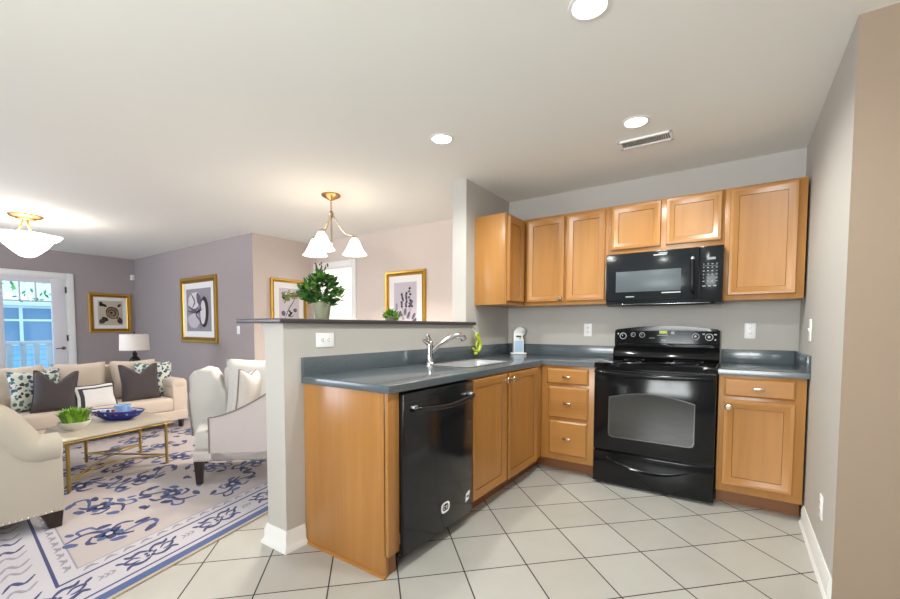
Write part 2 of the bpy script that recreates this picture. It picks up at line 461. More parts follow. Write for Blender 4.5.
baseboard('baseboard_north', [(-7.45, -0.7002, -3.45, -0.7002, 0, -1)])
baseboard('baseboard_west', [(-7.45, -1.56, -7.45, -0.70, 1, 0), (-7.45, -6.2, -7.45, -2.72, 1, 0)])
# small crown under the ledge at the end of the half wall
mb = MB(); mb.prism([(-.166, 1.14), (-.19, 1.165), (-.19, 1.197), (-.166, 1.197)], 'y', -2.565, -0.83, 'paint')
struct(mb.build('trim_half_wall'))

# ------------------------------------------------------------------ balcony door and outdoors
XW = -7.45
d = MB()   # casing
c0, c1, zt = -2.62, -1.665, 1.985
d.box(XW, XW+.02, c0-.085, c0, 0, zt+.085, 'white', .004).box(XW, XW+.02, c1, c1+.085, 0, zt+.085, 'white', .004).box(XW, XW+.02, c0, c1, zt, zt+.085, 'white', .004)
d.box(XW-.12, XW, c0, c0+.015, 0, zt, 'white').box(XW-.12, XW, c1-.015, c1, 0, zt, 'white').box(XW-.12, XW, c0, c1, zt-.015, zt, 'white')
door = struct(d.build('door_1'))
s0, s1, g0, g1, gz0, gz1 = c0+.018, c1-.018, -2.42, -1.862, .30, 1.885
d = MB(); a, b = XW-.055, XW-.012
d.box(a, b, s0, g0, .01, zt-.018, 'door_white', .002).box(a, b, g1, s1, .01, zt-.018, 'door_white', .002).box(a, b, g0, g1, .01, gz0, 'door_white').box(a, b, g0, g1, gz1, zt-.018, 'door_white')
for zz in (1.585,): d.box(a+.008, b-.004, g0, g1, zz-.014, zz+.014, 'door_white')
for yy in (g0+(g1-g0)/3, g0+2*(g1-g0)/3): d.box(a+.008, b-.004, yy-.011, yy+.011, 1.585, gz1, 'door_white')
d.build('door_slab', door)
MB().box(a+.018, a+.024, g0, g1, gz0, gz1, 'pane').build('glass_pane', door)
for z in (1.79, 0.98, 0.25):
    MB().box(XW-.012, XW+.004, c1-.03, c1-.008, z-.05, z+.05, 'slot', .002).cyl((XW+.006, c1-.018, z-.052), (XW+.006, c1-.018, z+.052), .007, 'slot', 8).build('hinge', door)
MB().cyl((XW-.012, -1.74, .81), (XW+.004, -1.74, .81), .028, 'steel_dark').cyl((XW+.004, -1.74, .81), (XW+.045, -1.74, .81), .011, 'steel_dark').tube([(XW+.045, -1.73, .81), (XW+.05, -1.79, .812), (XW+.048, -1.85, .806)], [.011, .01, .008], 'steel_dark').build('handle', door)
# balcony deck, railing and the neighbouring house
struct(MB().box(-9.2, -7.57, -4.6, 0.6, -.15, -.03, 'deck').build('balcony_floor'))
rail = thing('balcony_railing', 'white balcony railing with square balusters outside the glazed door', 'railing', (-9, -2, -.03))
MB().box(-9.04, -8.96, -4.4, 0.4, .84, .90, 'white', .006).build('top_rail', rail)
MB().box(-9.025, -8.975, -4.4, 0.4, .06, .11, 'white').build('bottom_rail', rail)
k = 0
y = -4.3
while y < 0.4:
    MB().box(-9.022, -8.978, y-.042, y+.042, .11, .84, 'white').build('baluster', rail); y += .18
for y in (-4.4, 0.4): MB().box(-9.05, -8.95, y-.05, y+.05, -.03, .96, 'white', .005).build('post', rail)
hs = thing('neighbour_house', 'pale blue lap-sided house with a white framed window beyond the balcony', 'house', (-12.5, -2, -3))
MB().box(-13, -12, -6, 3, -3, 1.66, 'siding').build('siding_wall', hs)
MB().box(-13.1, -11.85, -6.1, 3.1, 1.66, 1.74, 'white').build('eave', hs)
w = MB()
for yy in (-2.0, -1.46, -.9): w.box(-12, -11.95, yy-.03, yy+.03, .75, 1.66, 'white')
for zz in (.75, 1.32, 1.63): w.box(-12, -11.955, -2.0, -.9, zz-.025, zz+.025, 'white')
wf = w.build('window_frame', hs)
MB().box(-12.0, -11.98, -2.0, -.9, .75, 1.63, 'ext_glass').build('window_pane', wf)
struct(MB().box(-40, -9.2, -20, 16, -3.2, -3.0, 'deck').build('ground'))
def tree(x, y, h, r, label, seed):
    rnd = random.Random(seed)
    t = thing('leafy_tree', label, 'tree', (x, y, -3))
    MB().tube([(x, y, -3), (x+.1, y, -1), (x-.05, y+.1, h-.5)], [.16, .12, .06], 'stem', 8).build('trunk', t)
    mb = MB()
    for i in range(110):
        v = Vector((rnd.gauss(0, 1), rnd.gauss(0, 1), rnd.gauss(0, .8))); v = v/max(v.length, .01)*r*rnd.random()**.4
        p = Vector((x, y, h))+v; a = Vector((rnd.gauss(0, 1), rnd.gauss(0, 1), rnd.gauss(0, 1))).normalized()*.12; b = a.orthogonal().normalized()*.05
        mb.raw([tuple(p-a), tuple(p+b), tuple(p+a), tuple(p-b)], [(0, 1, 2, 3)], rnd.choice(['leaf3', 'lime2', 'leaf3']))
    mb.build('crown', t, normals=False)
tree(-17, -2.2, 2.6, 1.1, 'pale leafy tree behind the neighbouring house roof', 3)
tree(-18, 0.4, 2.3, 1.3, 'leafy tree beyond the roof, towards the door hinge side', 5)

# ------------------------------------------------------------------ cabinets
def door_panel(mb, w, h, t=.024, fr=.060, flat=False):
    """framed panel door/drawer front in local x (width), z (height), thickness towards -y; front at y=-t"""
    if flat: rings = [(0, 0), (0, -t*.55), (.012, -t), (.014, -t)]
    else: rings = [(0, 0), (0, -t+.004), (.004, -t), (.020, -t), (.024, -t+.002), (fr-.008, -t+.012), (fr-.006, -t+.0175), (fr-.004, -t+.018)]
    vs = []
    for ins, y in rings: vs += [(ins, y, ins), (w-ins, y, ins), (w-ins, y, h-ins), (ins, y, h-ins)]
    fs, ms = [(3, 2, 1, 0)], ['wood_v']
    for i in range(len(rings)-1):
        for k in range(4):
            k2 = (k+1) % 4
            fs.append((i*4+k, i*4+k2, (i+1)*4+k2, (i+1)*4+k)); ms.append('wood_groove_shade' if (not flat and i == 5) else ('wood_h' if k in (0, 2) else 'wood_v'))
    n = (len(rings)-1)*4
    fs.append((n, n+1, n+2, n+3)); ms.append('wood_h' if flat else 'wood_v')
    mb.raw(vs, fs, ms); return mb
# T: local (x along the face, -y outwards, z up)
def face_T(o, side):
    if side == 'back': return frame(o)                                            # faces -y
    return frame(o, x=(0, 1, 0), y=(-1, 0, 0))                                    # faces +x
def knob(T, x, z, parent, t=.02):
    m = MB(T); m.lathe([(.0, .0), (.009, 0), (.007, .013), (.018, .019), (.021, .027), (.016, .034), (0, .036)], (x, -t, z), 'nickel', axis=(0, -1, 0), seg=16)
    return P(m.build('knob', parent), 'round brushed nickel knob')
def pull(T, x, z, parent, t=.02, w=.058):
    m = MB(T)
    m.box(x-w/2, x+w/2, -t-.026, -t-.014, z-.009, z+.009, 'nickel', .004).box(x-w/2+.006, x-w/2+.016, -t-.016, -t, z-.006, z+.006, 'nickel').box(x+w/2-.016, x+w/2-.006, -t-.016, -t, z-.006, z+.006, 'nickel')
    return P(m.build('pull', parent), 'small nickel bar pull')
def add_door(T, x0, x1, z0, z1, parent, kn=None, name='door'):
    m = MB(T @ Matrix.Translation((x0, 0, z0))); door_panel(m, x1-x0, z1-z0); d = m.build(name, parent)
    if kn: knob(T, kn[0], kn[1], d)
    return d
def add_drawer(T, x0, x1, z0, z1, parent):
    m = MB(T @ Matrix.Translation((x0, 0, z0))); door_panel(m, x1-x0, z1-z0, flat=True); d = m.build('drawer', parent)
    pull(T, (x0+x1)/2, (z0+z1)/2, d); return d
ZU0, ZU1 = 1.372, 2.148
UF = -.305
# uppers: end cabinet on the pier wall (door faces +x)
t = thing('wall_cabinet', 'maple end wall cabinet on the side wall with its plain side panel facing out', 'cabinet', (0, -.335, ZU0))
MB().box(0.002, .300, -.671, -.306, ZU0, ZU1-.012, 'wood_v', .001).build('body', t)
TT = face_T((.302, -.671, 0), 'side')
MB().box(.296, .308, -.671, -.330, ZU0, ZU1-.012, 'wood_v').build('face_frame', t)
TT = face_T((.308, -.671, 0), 'side')
add_door(TT, .02, .315, ZU0+.03, ZU1-.035, t)
# two-door cabinet on the back wall
t = thing('wall_cabinet', 'maple wall cabinet with two tall doors between the corner and microwave', 'cabinet', (.68, -.002, ZU0))
MB().box(.0, 1.043, UF+.016, -.002, ZU0, ZU1, 'wood_v', .001).build('body', t)
MB().box(.309, 1.043, UF, UF+.016, ZU0, ZU1, 'wood_v', .001).build('face_frame', t)
TT = face_T((0, UF, 0), 'back')
add_door(TT, .342, .683, ZU0+.03, ZU1-.022, t, kn=(.656, 1.428))
add_door(TT, .705, 1.022, ZU0+.03, ZU1-.022, t)
# over the microwave
t = thing('wall_cabinet', 'short maple wall cabinet with two small doors above the microwave', 'cabinet', (1.43, -.002, 1.76))
MB().box(1.044, 1.829, UF, -.002, 1.755, ZU1, 'wood_v', .001).build('body', t)
add_door(TT, 1.068, 1.425, 1.795, ZU1-.012, t); add_door(TT, 1.462, 1.812, 1.797, ZU1-.01, t)
# right single
t = thing('wall_cabinet', 'tall single-door maple wall cabinet hanging beside the right-hand wall', 'cabinet', (2.05, -.002, ZU0))
MB().box(1.830, 2.272, UF, -.002, ZU0, ZU1, 'wood_v', .001).build('body', t)
add_door(TT, 1.858, 2.228, ZU0+.033, ZU1-.012, t)

BF = -.61
TB = face_T((0, BF, 0), 'back')
# drawer base in the corner
t = thing('base_cabinet', 'maple base cabinet with three drawers between corner and black range', 'cabinet', (.84, -.3, 0))
MB().box(.60, 1.038, BF+.018, -.005, .11, .874, 'wood_v').build('body', t)
MB().box(.612, 1.038, BF, BF+.018, .11, .874, 'wood_v', .001).build('face_frame', t)
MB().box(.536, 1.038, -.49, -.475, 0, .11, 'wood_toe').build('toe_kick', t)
add_drawer(TB, .662, .994, .728, .850, t); add_drawer(TB, .676, .994, .455, .706, t); add_drawer(TB, .684, .988, .160, .432, t)
# right base cabinet
t = thing('base_cabinet', 'maple base cabinet with one drawer over one door beside the right-hand wall', 'cabinet', (2.05, -.3, 0))
MB().box(1.834, 2.274, BF, -.005, .11, .874, 'wood_v', .001).build('body', t)
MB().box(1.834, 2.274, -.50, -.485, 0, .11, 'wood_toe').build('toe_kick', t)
add_drawer(TB, 1.862, 2.224, .738, .856, t)
add_door(TB, 1.864, 2.224, .160, .716, t, kn=(1.890, .672))
# sink base (doors face +x); hollow behind so that the sink hangs free inside
t = thing('base_cabinet', 'maple sink base cabinet with two doors and a pair of knobs', 'cabinet', (.3, -1.2, 0))
b = MB(); b.box(.02, .594, -1.737, -1.719, .11, .874, 'wood_v').box(.02, .594, -.66, -.642, .11, .874, 'wood_v').box(.02, .594, -1.719, -.66, .11, .128, 'wood_v').box(.02, .03, -1.719, -.66, .128, .874, 'wood_v')
b.build('body', t)
f = MB(); f.box(.594, .611, -1.737, -1.69, .11, .874, 'wood_v').box(.594, .611, -.74, -.612, .11, .874, 'wood_v').box(.594, .611, -1.69, -.74, .835, .874, 'wood_h').box(.594, .611, -1.69, -.74, .11, .15, 'wood_h').box(.594, .611, -1.29, -1.23, .15, .835, 'wood_v')
f.build('face_frame', t)
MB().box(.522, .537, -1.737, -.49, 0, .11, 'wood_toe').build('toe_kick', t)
TS = face_T((.611, -1.737, 0), 'side')
add_door(TS, .015, .460, .118, .862, t, kn=(.432, .818))
add_door(TS, .490, 1.003, .112, .862, t, kn=(.520, .818))
# end panel
t = thing('end_panel', 'plain maple end panel closing the peninsula beside the dishwasher', 'panel', (.3, -2.44, 0))
MB().box(0.004, .598, -2.45, -2.432, 0, .875, 'wood_v', .001).build('panel', t)
MB().box(.590, .616, -2.450, -2.372, .105, .875, 'wood_v', .002).build('stile', t)
mb = MB(); mb.prism([(-2.45, 0), (-2.463, 0), (-2.460, .010), (-2.45, .014)], 'x', .004, .600, 'wood_h'); mb.build('shoe_moulding', t)
MB().box(.57, .590, -2.430, -2.373, 0, .104, 'wood_toe').build('toe_return', t)

# ------------------------------------------------------------------ worktops
def worktop(name, label, xs, ys, inside, splash, cat='worktop'):
    mb = MB(); bm = mb.bm; V = {}
    fs = []
    for i in range(len(xs)-1):
        for j in range(len(ys)-1):
            if inside((xs[i]+xs[i+1])/2, (ys[j]+ys[j+1])/2):
                q = []
                for a, b in ((i, j), (i+1, j), (i+1, j+1), (i, j+1)):
                    if (a, b) not in V: V[(a, b)] = bm.verts.new((xs[a], ys[b], .914))
                    q.append(V[(a, b)])
                fs.append(bm.faces.new(q))
    mb.mi('laminate')
    r = bmesh.ops.extrude_face_region(bm, geom=fs)
    nv = [g for g in r['geom'] if isinstance(g, bmesh.types.BMVert)]
    bmesh.ops.translate(bm, verts=nv, vec=(0, 0, -.038))
    bmesh.ops.recalc_face_normals(bm, faces=bm.faces)
    E = [e for e in bm.edges if len(e.link_faces) == 2 and e.calc_face_angle(0) > 1 and all(v.co.z > .9 for v in e.verts)]
    bmesh.ops.bevel(bm, geom=E, offset=.006, segments=3, affect='EDGES', profile=.5)
    t = thing(name, label, cat, (sum(xs)/len(xs), sum(ys)/len(ys), .876))
    mb.build('top', t)
    mb = MB()
    for s in splash: mb.box(*s, .9135, 1.015, m='laminate', bev=.003)
    mb.build('backsplash', t)
    return t
SX0, SX1, SY0, SY1 = .195, .47, -1.52, -.98
worktop('countertop', 'dark slate grey L-shaped worktop running along the half wall and corner', [0.001, SX0, SX1, .635, 1.040], [-2.462, SY0, SY1, -.635, -.001],
        lambda x, y: (x < .635 or y > -.635) and not (SX0 < x < SX1 and SY0 < y < SY1),
        [(.001, .020, -2.462, -.001), (.020, 1.040, -.020, -.001)])
worktop('countertop', 'short slate grey worktop section between the range and right-hand wall', [1.828, 2.284], [-.638, -.001], lambda x, y: True,
        [(1.828, 2.265, -.020, -.001), (2.265, 2.284, -.638, -.001)])
t = thing('bar_ledge', 'long dark grey bar ledge capping the half wall', 'ledge', (-.17, -1.7, 1.197))
mb = MB(); mb.prism([(-.375, -2.605), (.036, -2.605), (.036, -.70), (.001, -.70), (.001, -.814), (-.375, -.814)], 'z', 1.1975, 1.222, 'ledge', .004)
mb.build('slab', t)

# sink and faucet
t = thing('kitchen_sink', 'stainless steel sink set into the peninsula worktop', 'sink', (.33, -1.25, .75))
mb = MB()
rings = [(-.022, .9165), (-.018, .919), (-.002, .918), (.006, .910), (.018, .80), (.05, .765), (.12, .760)]
vs, fs = [], []
def rr(ins, z, n=5):
    x0, x1, y0, y1 = SX0+ins, SX1-ins, SY0+ins, SY1-ins; r = .045; out = []
    for cx, cy, a0 in ((x1-r, y0+r, -PI/2), (x1-r, y1-r, 0), (x0+r, y1-r, PI/2), (x0+r, y0+r, PI)):
        for k in range(n+1): a = a0+PI/2*k/n; out.append((cx+r*math.cos(a), cy+r*math.sin(a), z))
    return out
for ins, z in rings: vs += rr(ins, z)
n = len(vs)//len(rings)
for i in range(len(rings)-1):
    for k in range(n): fs.append((i*n+k, i*n+(k+1) % n, (i+1)*n+(k+1) % n, (i+1)*n+k))
fs.append(tuple((len(rings)-1)*n+k for k in range(n)))
mb.raw(vs, fs, 'steel'); mb.build('basin', t)
MB().lathe([(.042, .7605), (.040, .764), (.028, .764), (.024, .7615), (0, .7615)], (.33, -1.25, 0), 'chrome').build('drain', t)
t = thing('kitchen_faucet', 'chrome single-lever kitchen faucet standing behind the sink', 'faucet', (.135, -1.50, .914))
fx, fy = .135, -1.50
MB().lathe([(.0, .914), (.034, .914), (.034, .922), (.026, .932), (.022, .955), (.023, 1.02), (.026, 1.05), (.024, 1.075), (.012, 1.09), (.0, 1.092)], (fx, fy, 0), 'chrome').build('base', t)
pts = fitpts([(fx+.004, fy+.01, 1.0), (fx+.035, fy+.06, 1.052), (fx+.075, fy+.13, 1.095), (fx+.10, fy+.19, 1.118), (fx+.118, fy+.235, 1.112), (fx+.124, fy+.255, 1.085)], 24)
MB().tube(pts, [.019+.004*min(1, i/18) for i in range(25)], 'chrome', 14).build('spout', t)
MB().tube(fitpts([(fx, fy-.0, 1.07), (fx-.004, fy-.012, 1.10), (fx+.002, fy-.03, 1.128)], 8), [.022, .021, .020, .018, .017, .016, .016, .014, .008], 'chrome').tube([(fx, fy-.008, 1.06), (fx-.004, fy-.04, 1.078), (fx-.004, fy-.066, 1.086)], [.018, .016, .011], 'chrome').build('handle', t)
# scrub brush
mb = MB()
cx, cy = .055, -.70
q = lambda y, z: (cx, cy-.012+y*1.5, 1.048+(z-1.045)*1.3)
mb.tube(fitpts([q(.0, 1.108), q(-.014, 1.09), q(.002, 1.07), q(.026, 1.048), q(.032, 1.015), q(.012, .985), q(-.022, .988), q(-.046, 1.006)], 30), [.007+.010*math.sin(PI*i/30) for i in range(31)], 'scrub', 10)
mb.tube(fitpts([q(.0, 1.105), q(.020, 1.085), q(.016, 1.06), q(-.006, 1.04)], 12), .008, 'scrub', 8)
mb.tube(fitpts([q(-.006, 1.04), q(-.010, 1.018), q(.008, .998)], 10), .007, 'scrub', 8)
mb.ball(q(-.016, .970), .014, .026, .014, 'scrub')
mb.tube([q(.0, 1.10), (.02, cy-.008, 1.15), (.0, cy-.008, 1.165)], .002, 'plastic', 6)
tag(mb.build('scrub_brush'), 'curled yellow-green scrub brush hanging on the wall beyond the faucet', 'brush')

# can opener
t = thing('can_opener', 'white and pale blue electric can opener in the worktop corner', 'can opener', (.15, -.09, .914))
ox, oy = .150, -.085
R = Matrix.Translation((ox, oy, .914)) @ Matrix.Rotation(.60, 4, 'Z') @ Matrix.Diagonal((1.08, 1.0, 1.12, 1))
mb = MB(R); mb.box(-.070, .070, -.05, .05, 0, .014, 'plastic', .005); mb.build('foot', t)
mb = MB(R)
prof = [(-.046, .012), (.046, .012), (.046, .135), (.03, .142), (.026, .158), (.040, .165), (.058, .180), (.060, .205), (.044, .226), (.018, .238), (-.012, .234), (-.036, .214), (-.046, .18)]
mb.prism(prof, 'y', -.042, .042, 'plastic', .006); mb.build('body', t)
P(MB(R).box(-.036, .036, -.046, -.040, .022, .118, 'opener_blue', .002).build('front_panel', t), 'pale blue front panel')
mb = MB(R); mb.cyl((.04, -.055, .195), (.04, -.03, .195), .014, 'steel').box(-.024, .02, -.050, -.035, .150, .163, 'slot', .002).box(.0, .02, -.060, -.035, .135, .148, 'steel', .002); mb.build('cutting_head', t)
MB(R).box(-.030, .046, -.052, -.038, .208, .222, 'plastic', .004).build('lever', t)

# ------------------------------------------------------------------ dishwasher
t = thing('dishwasher', 'gloss black built-in dishwasher with bowed handle in the peninsula', 'dishwasher', (.32, -2.05, 0))
DY0, DY1 = -2.366, -1.744
MB().box(.05, .595, DY0+.006, DY1-.006, .06, .868, 'black_trim').build('body', t)
MB().box(.596, .640, DY0, DY1, .078, .862, 'black_dw', .006).build('door', t)
MB().box(.46, .52, DY0+.02, DY1-.01, .0, .06, 'black_trim').build('toe_panel', t)
mb = MB(); mb.box(.6395, .6412, DY0+.012, DY1-.012, .818, .821, 'steel_dark'); mb.build('control_strip', t)
pts = fitpts([(.640, DY0+.06, .792), (.672, DY0+.09, .782), (.690, (DY0+DY1)/2, .768), (.672, DY1-.06, .782), (.640, DY1-.03, .792)], 30)
mb = MB(); mb.tube(pts, .013, 'black_dw', 12)
mb.build('handle', t)
P(MB().box(.6395, .668, DY1-.06, DY1-.03, .786, .802, 'steel', .004).build('handle_mount', t), 'bright metal handle end mount')
P(MB().box(.6395, .662, DY0+.05, DY0+.08, .786, .800, 'steel', .004).build('handle_mount', t), 'bright metal handle end mount')
mb = MB(); n = 28; cy, cz = -2.025, .200
out = [(cy+.040*math.copysign(abs(math.cos(2*PI*k/n))**.7, math.cos(2*PI*k/n)), cz+.030*math.copysign(abs(math.sin(2*PI*k/n))**.7, math.sin(2*PI*k/n))) for k in range(n)]
inn = [(cy+(a-cy)*.68, cz+(b-cz)*.62) for a, b in out]
mb.raw([(.6412, a, b) for a, b in out]+[(.6412, a, b) for a, b in inn], [(k, (k+1) % n, n+(k+1) % n, n+k) for k in range(n)], 'plastic')
for (a, b, c_, e) in ((-.018, -.004, -.010, -.006), (-.018, -.004, .006, .010), (-.018, -.014, -.01, .01), (.004, .018, .006, .010), (.004, .018, -.010, -.006), (.014, .018, -.01, .01), (.004, .008, -.01, .01)):
    mb.box(.6408, .6414, cy+a, cy+b, cz+c_, cz+e, 'plastic')
P(mb.build('oval_sticker', t), 'white oval ring sticker with two dark characters')
mb = MB(); cy, cz = -1.80, .185
mb.prism([(cy-.022, cz-.03), (cy+.012, cz-.02), (cy+.026, cz+.03), (cy-.014, cz+.018)], 'x', .6405, .6415, 'plastic')
mb.box(.6413, .6418, cy-.010, cy+.012, cz-.006, cz+.006, 'slot')
P(mb.build('energy_tag', t), 'small white slanted tag')
MB().box(.592, .612, DY0-.004, DY0+.002, .13, .20, 'black_trim').box(.6115, .6125, DY0-.004, DY0+.0, .135, .19, 'mark').build('side_bracket', t)

# ------------------------------------------------------------------ range
RX0, RX1 = 1.046, 1.822; RC = (RX0+RX1)/2
t = thing('electric_range', 'black freestanding electric range with glass cooktop and arched oven window', 'range', (RC, -.33, 0))
MB().box(RX0+.002, RX1-.002, -.615, -.03, .03, .890, 'black').build('body', t)
mb = MB()
front = [(RX0+(RX1-RX0)*i/16, -.652-.020*math.sin(PI*i/16)) for i in range(17)]
mb.prism([(RX1, -.03), (RX0, -.03)]+front, 'z', .888, .918, 'glass_top', .007, 3); mb.build('cooktop', t)
for x, y, r in ((RX0+.19, -.47, .10), (RX1-.2, -.47, .085), (RX0+.19, -.2, .075), (RX1-.2, -.2, .10)):
    MB().lathe([(r-.003, .9186), (r, .9186)], (x, y, 0), 'mark', seg=40).build('burner_ring', t)
# backguard
mb = MB()
arch = [(RX0+.02+(RX1-RX0-.04)*i/20, 1.163+.030*math.sin(PI*i/20)) for i in range(21)]
mb.prism([(RX1-.004, .918), (RX1-.004, 1.150)]+arch[::-1]+[(RX0+.004, 1.150), (RX0+.004, .918)], 'y', -.055, -.022, 'black', .004)
bgd = mb.build('backguard', t)
mb = MB(); mb.prism([(-.100, .918), (-.112, .935), (-.098, .992), (-.062, 1.02), (-.055, .918)], 'x', RX0+.004, RX1-.004, 'black', .004); mb.build('vent_shelf', t)
mb = MB(); mb.prism([(-.056, 1.045), (-.070, 1.05), (-.062, 1.148), (-.056, 1.150)], 'x', RX0+.006, RX1-.006, 'black', .003); cp = mb.build('control_panel', t)
def knb(x, z, r):
    m = MB(); m.lathe([(r*1.15, 0), (r*1.15, .004), (r*.8, .006), (r*.75, .024), (r*.6, .028), (0, .028)], (x, -.066, z), 'black', axis=(0, -1, .05), seg=20)
    m.lathe([(r*1.25, .0045), (r*1.55, .0045)], (x, -.066, z), 'mark', axis=(0, -1, .05), seg=24)
    m.box(x-.002, x+.002, -.0955, -.094, z, z+r*.7, 'mark'); return m.build('knob', cp)
for x, z, r in ((RX0+.075, 1.106, .018), (RX0+.155, 1.118, .012), (RX0+.225, 1.116, .014), (RX1-.165, 1.108, .016), (RX1-.075, 1.104, .018)): knb(x, z, r)
MB().box(RC-.035, RC+.022, -.0672, -.064, 1.128, 1.152, 'display', .001).build('clock_display', cp)
for b_ in ((RC-.05, RC+.03, -.0690, -.066, 1.112, 1.117), (RC-.02, RC+.01, -.0705, -.066, 1.070, 1.078), (RC-.11, RC-.07, -.069, -.066, 1.09, 1.093), (RC+.05, RC+.075, -.068, -.064, 1.125, 1.146), (RX0+.03, RX0+.04, -.068, -.064, 1.118, 1.132), (RX1-.12, RX1-.105, -.068, -.064, 1.122, 1.132), (RX1-.04, RX1-.03, -.069, -.064, 1.078, 1.09), (RX1-.045, RX1-.025, -.068, -.064, 1.12, 1.13)):
    MB().box(*b_, 'mark').build('printed_mark', cp)
# oven door
mb = MB(); mb.box(RX0, RX1, -.655, -.616, .268, .868, 'black', .008); od = mb.build('oven_door', t)
wx0, wx1, wz0, wz1 = RX0+.108, RX1-.115, .370, .668
top = [(wx1+(wx0-wx1)*i/16, wz1+.045*math.sin(PI*i/16)) for i in range(17)]
def roundw(ins):
    r = .03; pts = [(wx0+ins+r, wz0+ins), (wx1-ins-r, wz0+ins), (wx1-ins-.008, wz0+ins+.008), (wx1-ins, wz0+ins+r)]
    pts += [(wx1-ins+(wx0-wx1+2*ins)*i/16, wz1-ins+.045*math.sin(PI*i/16)) for i in range(17)]
    return pts+[(wx0+ins, wz0+ins+r), (wx0+ins+.008, wz0+ins+.008)]
MB().prism(roundw(0), 'y', -.6575, -.65, 'steel_dark', 0).build('window_rim', od)
MB().prism(roundw(.006), 'y', -.6585, -.65, 'oven_glass', 0).build('window', od)
pts = fitpts([(RX0+.012, -.652, .852), (RX0+.06, -.688, .848), (RC, -.712, .838), (RX1-.06, -.688, .848), (RX1-.012, -.652, .852)], 40)
mb = MB(); mb.tube(pts, .016, 'black', 12); mb.build('handle', od)
mb = MB(); mb.box(RX0, RX1, -.650, -.616, .022, .252, 'black', .006); dr = mb.build('storage_drawer', t)
mb = MB(); N = 30; up = []; lo = []
for i in range(N+1):
    u = i/N; x = RX0+.10+(RX1-RX0-.20)*u; b = math.sin(PI*u)
    up.append((x, .218-.012*b)); lo.append((x, .216-.075*b**.8))
vs = []; fs = []
for i in range(N+1):
    b = math.sin(PI*i/N)
    vs += [(up[i][0], -.6505, up[i][1]), (up[i][0], -.640, up[i][1]-.01*b), (lo[i][0], -.6505, lo[i][1]+.008*b), (lo[i][0], -.664, lo[i][1]), (lo[i][0], -.6505, lo[i][1]-.012*b-.001)]
for i in range(N):
    for k in range(1, 4): fs.append((i*5+k, i*5+k+1, i*5+5+k+1, i*5+5+k))
mb.raw(vs, fs, 'black'); mb.build('pull_lip', dr)
MB().box(RX0+.02, RX1-.02, -.60, -.05, .0, .03, 'black_trim').build('base', t)

# ------------------------------------------------------------------ microwave
MX0, MX1, MZ0, MZ1, MF = 1.048, 1.830, 1.356, 1.752, -.385
t = thing('microwave', 'black over-the-range microwave under the short wall cabinet', 'microwave', (1.43, -.2, MZ0))
MB().box(MX0, MX1, MF+.022, -.004, MZ0, MZ1, 'black_trim', .004).build('body', t)
xd = 1.69
mb = MB(); mb.box(MX0, xd-.002, MF, MF+.024, MZ0+.028, MZ1, 'black_mw', .008); md = mb.build('door', t)
MB().box(1.125, 1.575, MF-.0015, MF+.004, 1.452, 1.610, 'mw_glass', .001).build('window', md)
pts = fitpts([(1.648, MF, 1.678), (1.648, MF-.034, 1.655), (1.650, MF-.040, 1.56), (1.650, MF-.034, 1.455), (1.650, MF, 1.43)], 24)
mb = MB(); mb.tube(pts, .012, 'black_mw', 12); mb.build('handle', md)
P(MB().ball((1.648, MF-.030, 1.668), .013, .014, .016, 'steel').build('handle_cap', md), 'bright metal cap on the handle')
MB().box(1.435-.045, 1.435+.045, MF-.001, MF+.004, 1.716, 1.724, 'mark').box(1.435-.01, 1.435+.05, MF-.001, MF+.004, 1.728, 1.734, 'mark').build('logo', md)
MB().box(1.20, 1.26, MF-.001, MF+.004, 1.412, 1.418, 'mark').build('lettering', md)
MB().box(1.45, 1.575, MF-.001, MF+.004, 1.434, 1.442, 'mark').build('marking', md)
mb = MB(); mb.box(xd+.001, MX1, MF, MF+.024, MZ0+.028, MZ1, 'black_mw', .006); kp = mb.build('control_panel', t)
mb = MB()
mb.box(1.735, 1.785, MF-.001, MF+.004, 1.655, 1.672, 'mark_dim')
rnd = random.Random(2)
for r in range(6):
    for c in range(4):
        x = 1.715+c*.026; z = 1.625-r*.024
        w_ = rnd.choice([.006, .010, .012]); mb.box(x-w_/2, x+w_/2, MF-.001, MF+.004, z-.003, z+.003, 'mark_dim')
        if rnd.random() < .5: mb.box(x-.002, x+.002, MF-.001, MF+.004, z-.006, z+.006, 'mark_dim')
mb.box(1.708, 1.80, MF-.001, MF+.004, 1.612, 1.6135, 'mark_dim')
for c in range(3): mb.box(1.710+c*.032, 1.730+c*.032, MF-.001, MF+.004, 1.468, 1.476, 'mark_dim')
mb.build('keypad', kp)
mb = MB(); mb.prism([(MF, MZ0+.028), (MF+.004, MZ0+.006), (MF+.05, MZ0-.012), (MF+.10, MZ0-.012), (MF+.10, MZ0+.028)], 'x', MX0+.004, MX1-.004, 'black_mw', .003); mb.build('vent_lip', t)
mb = MB(); mb.box(MX0+.12, MX1-.07, MF+.004, MF+.012, MZ0-.004, MZ0+.004, 'steel_dark', .002); mb.build('vent_trim', t)

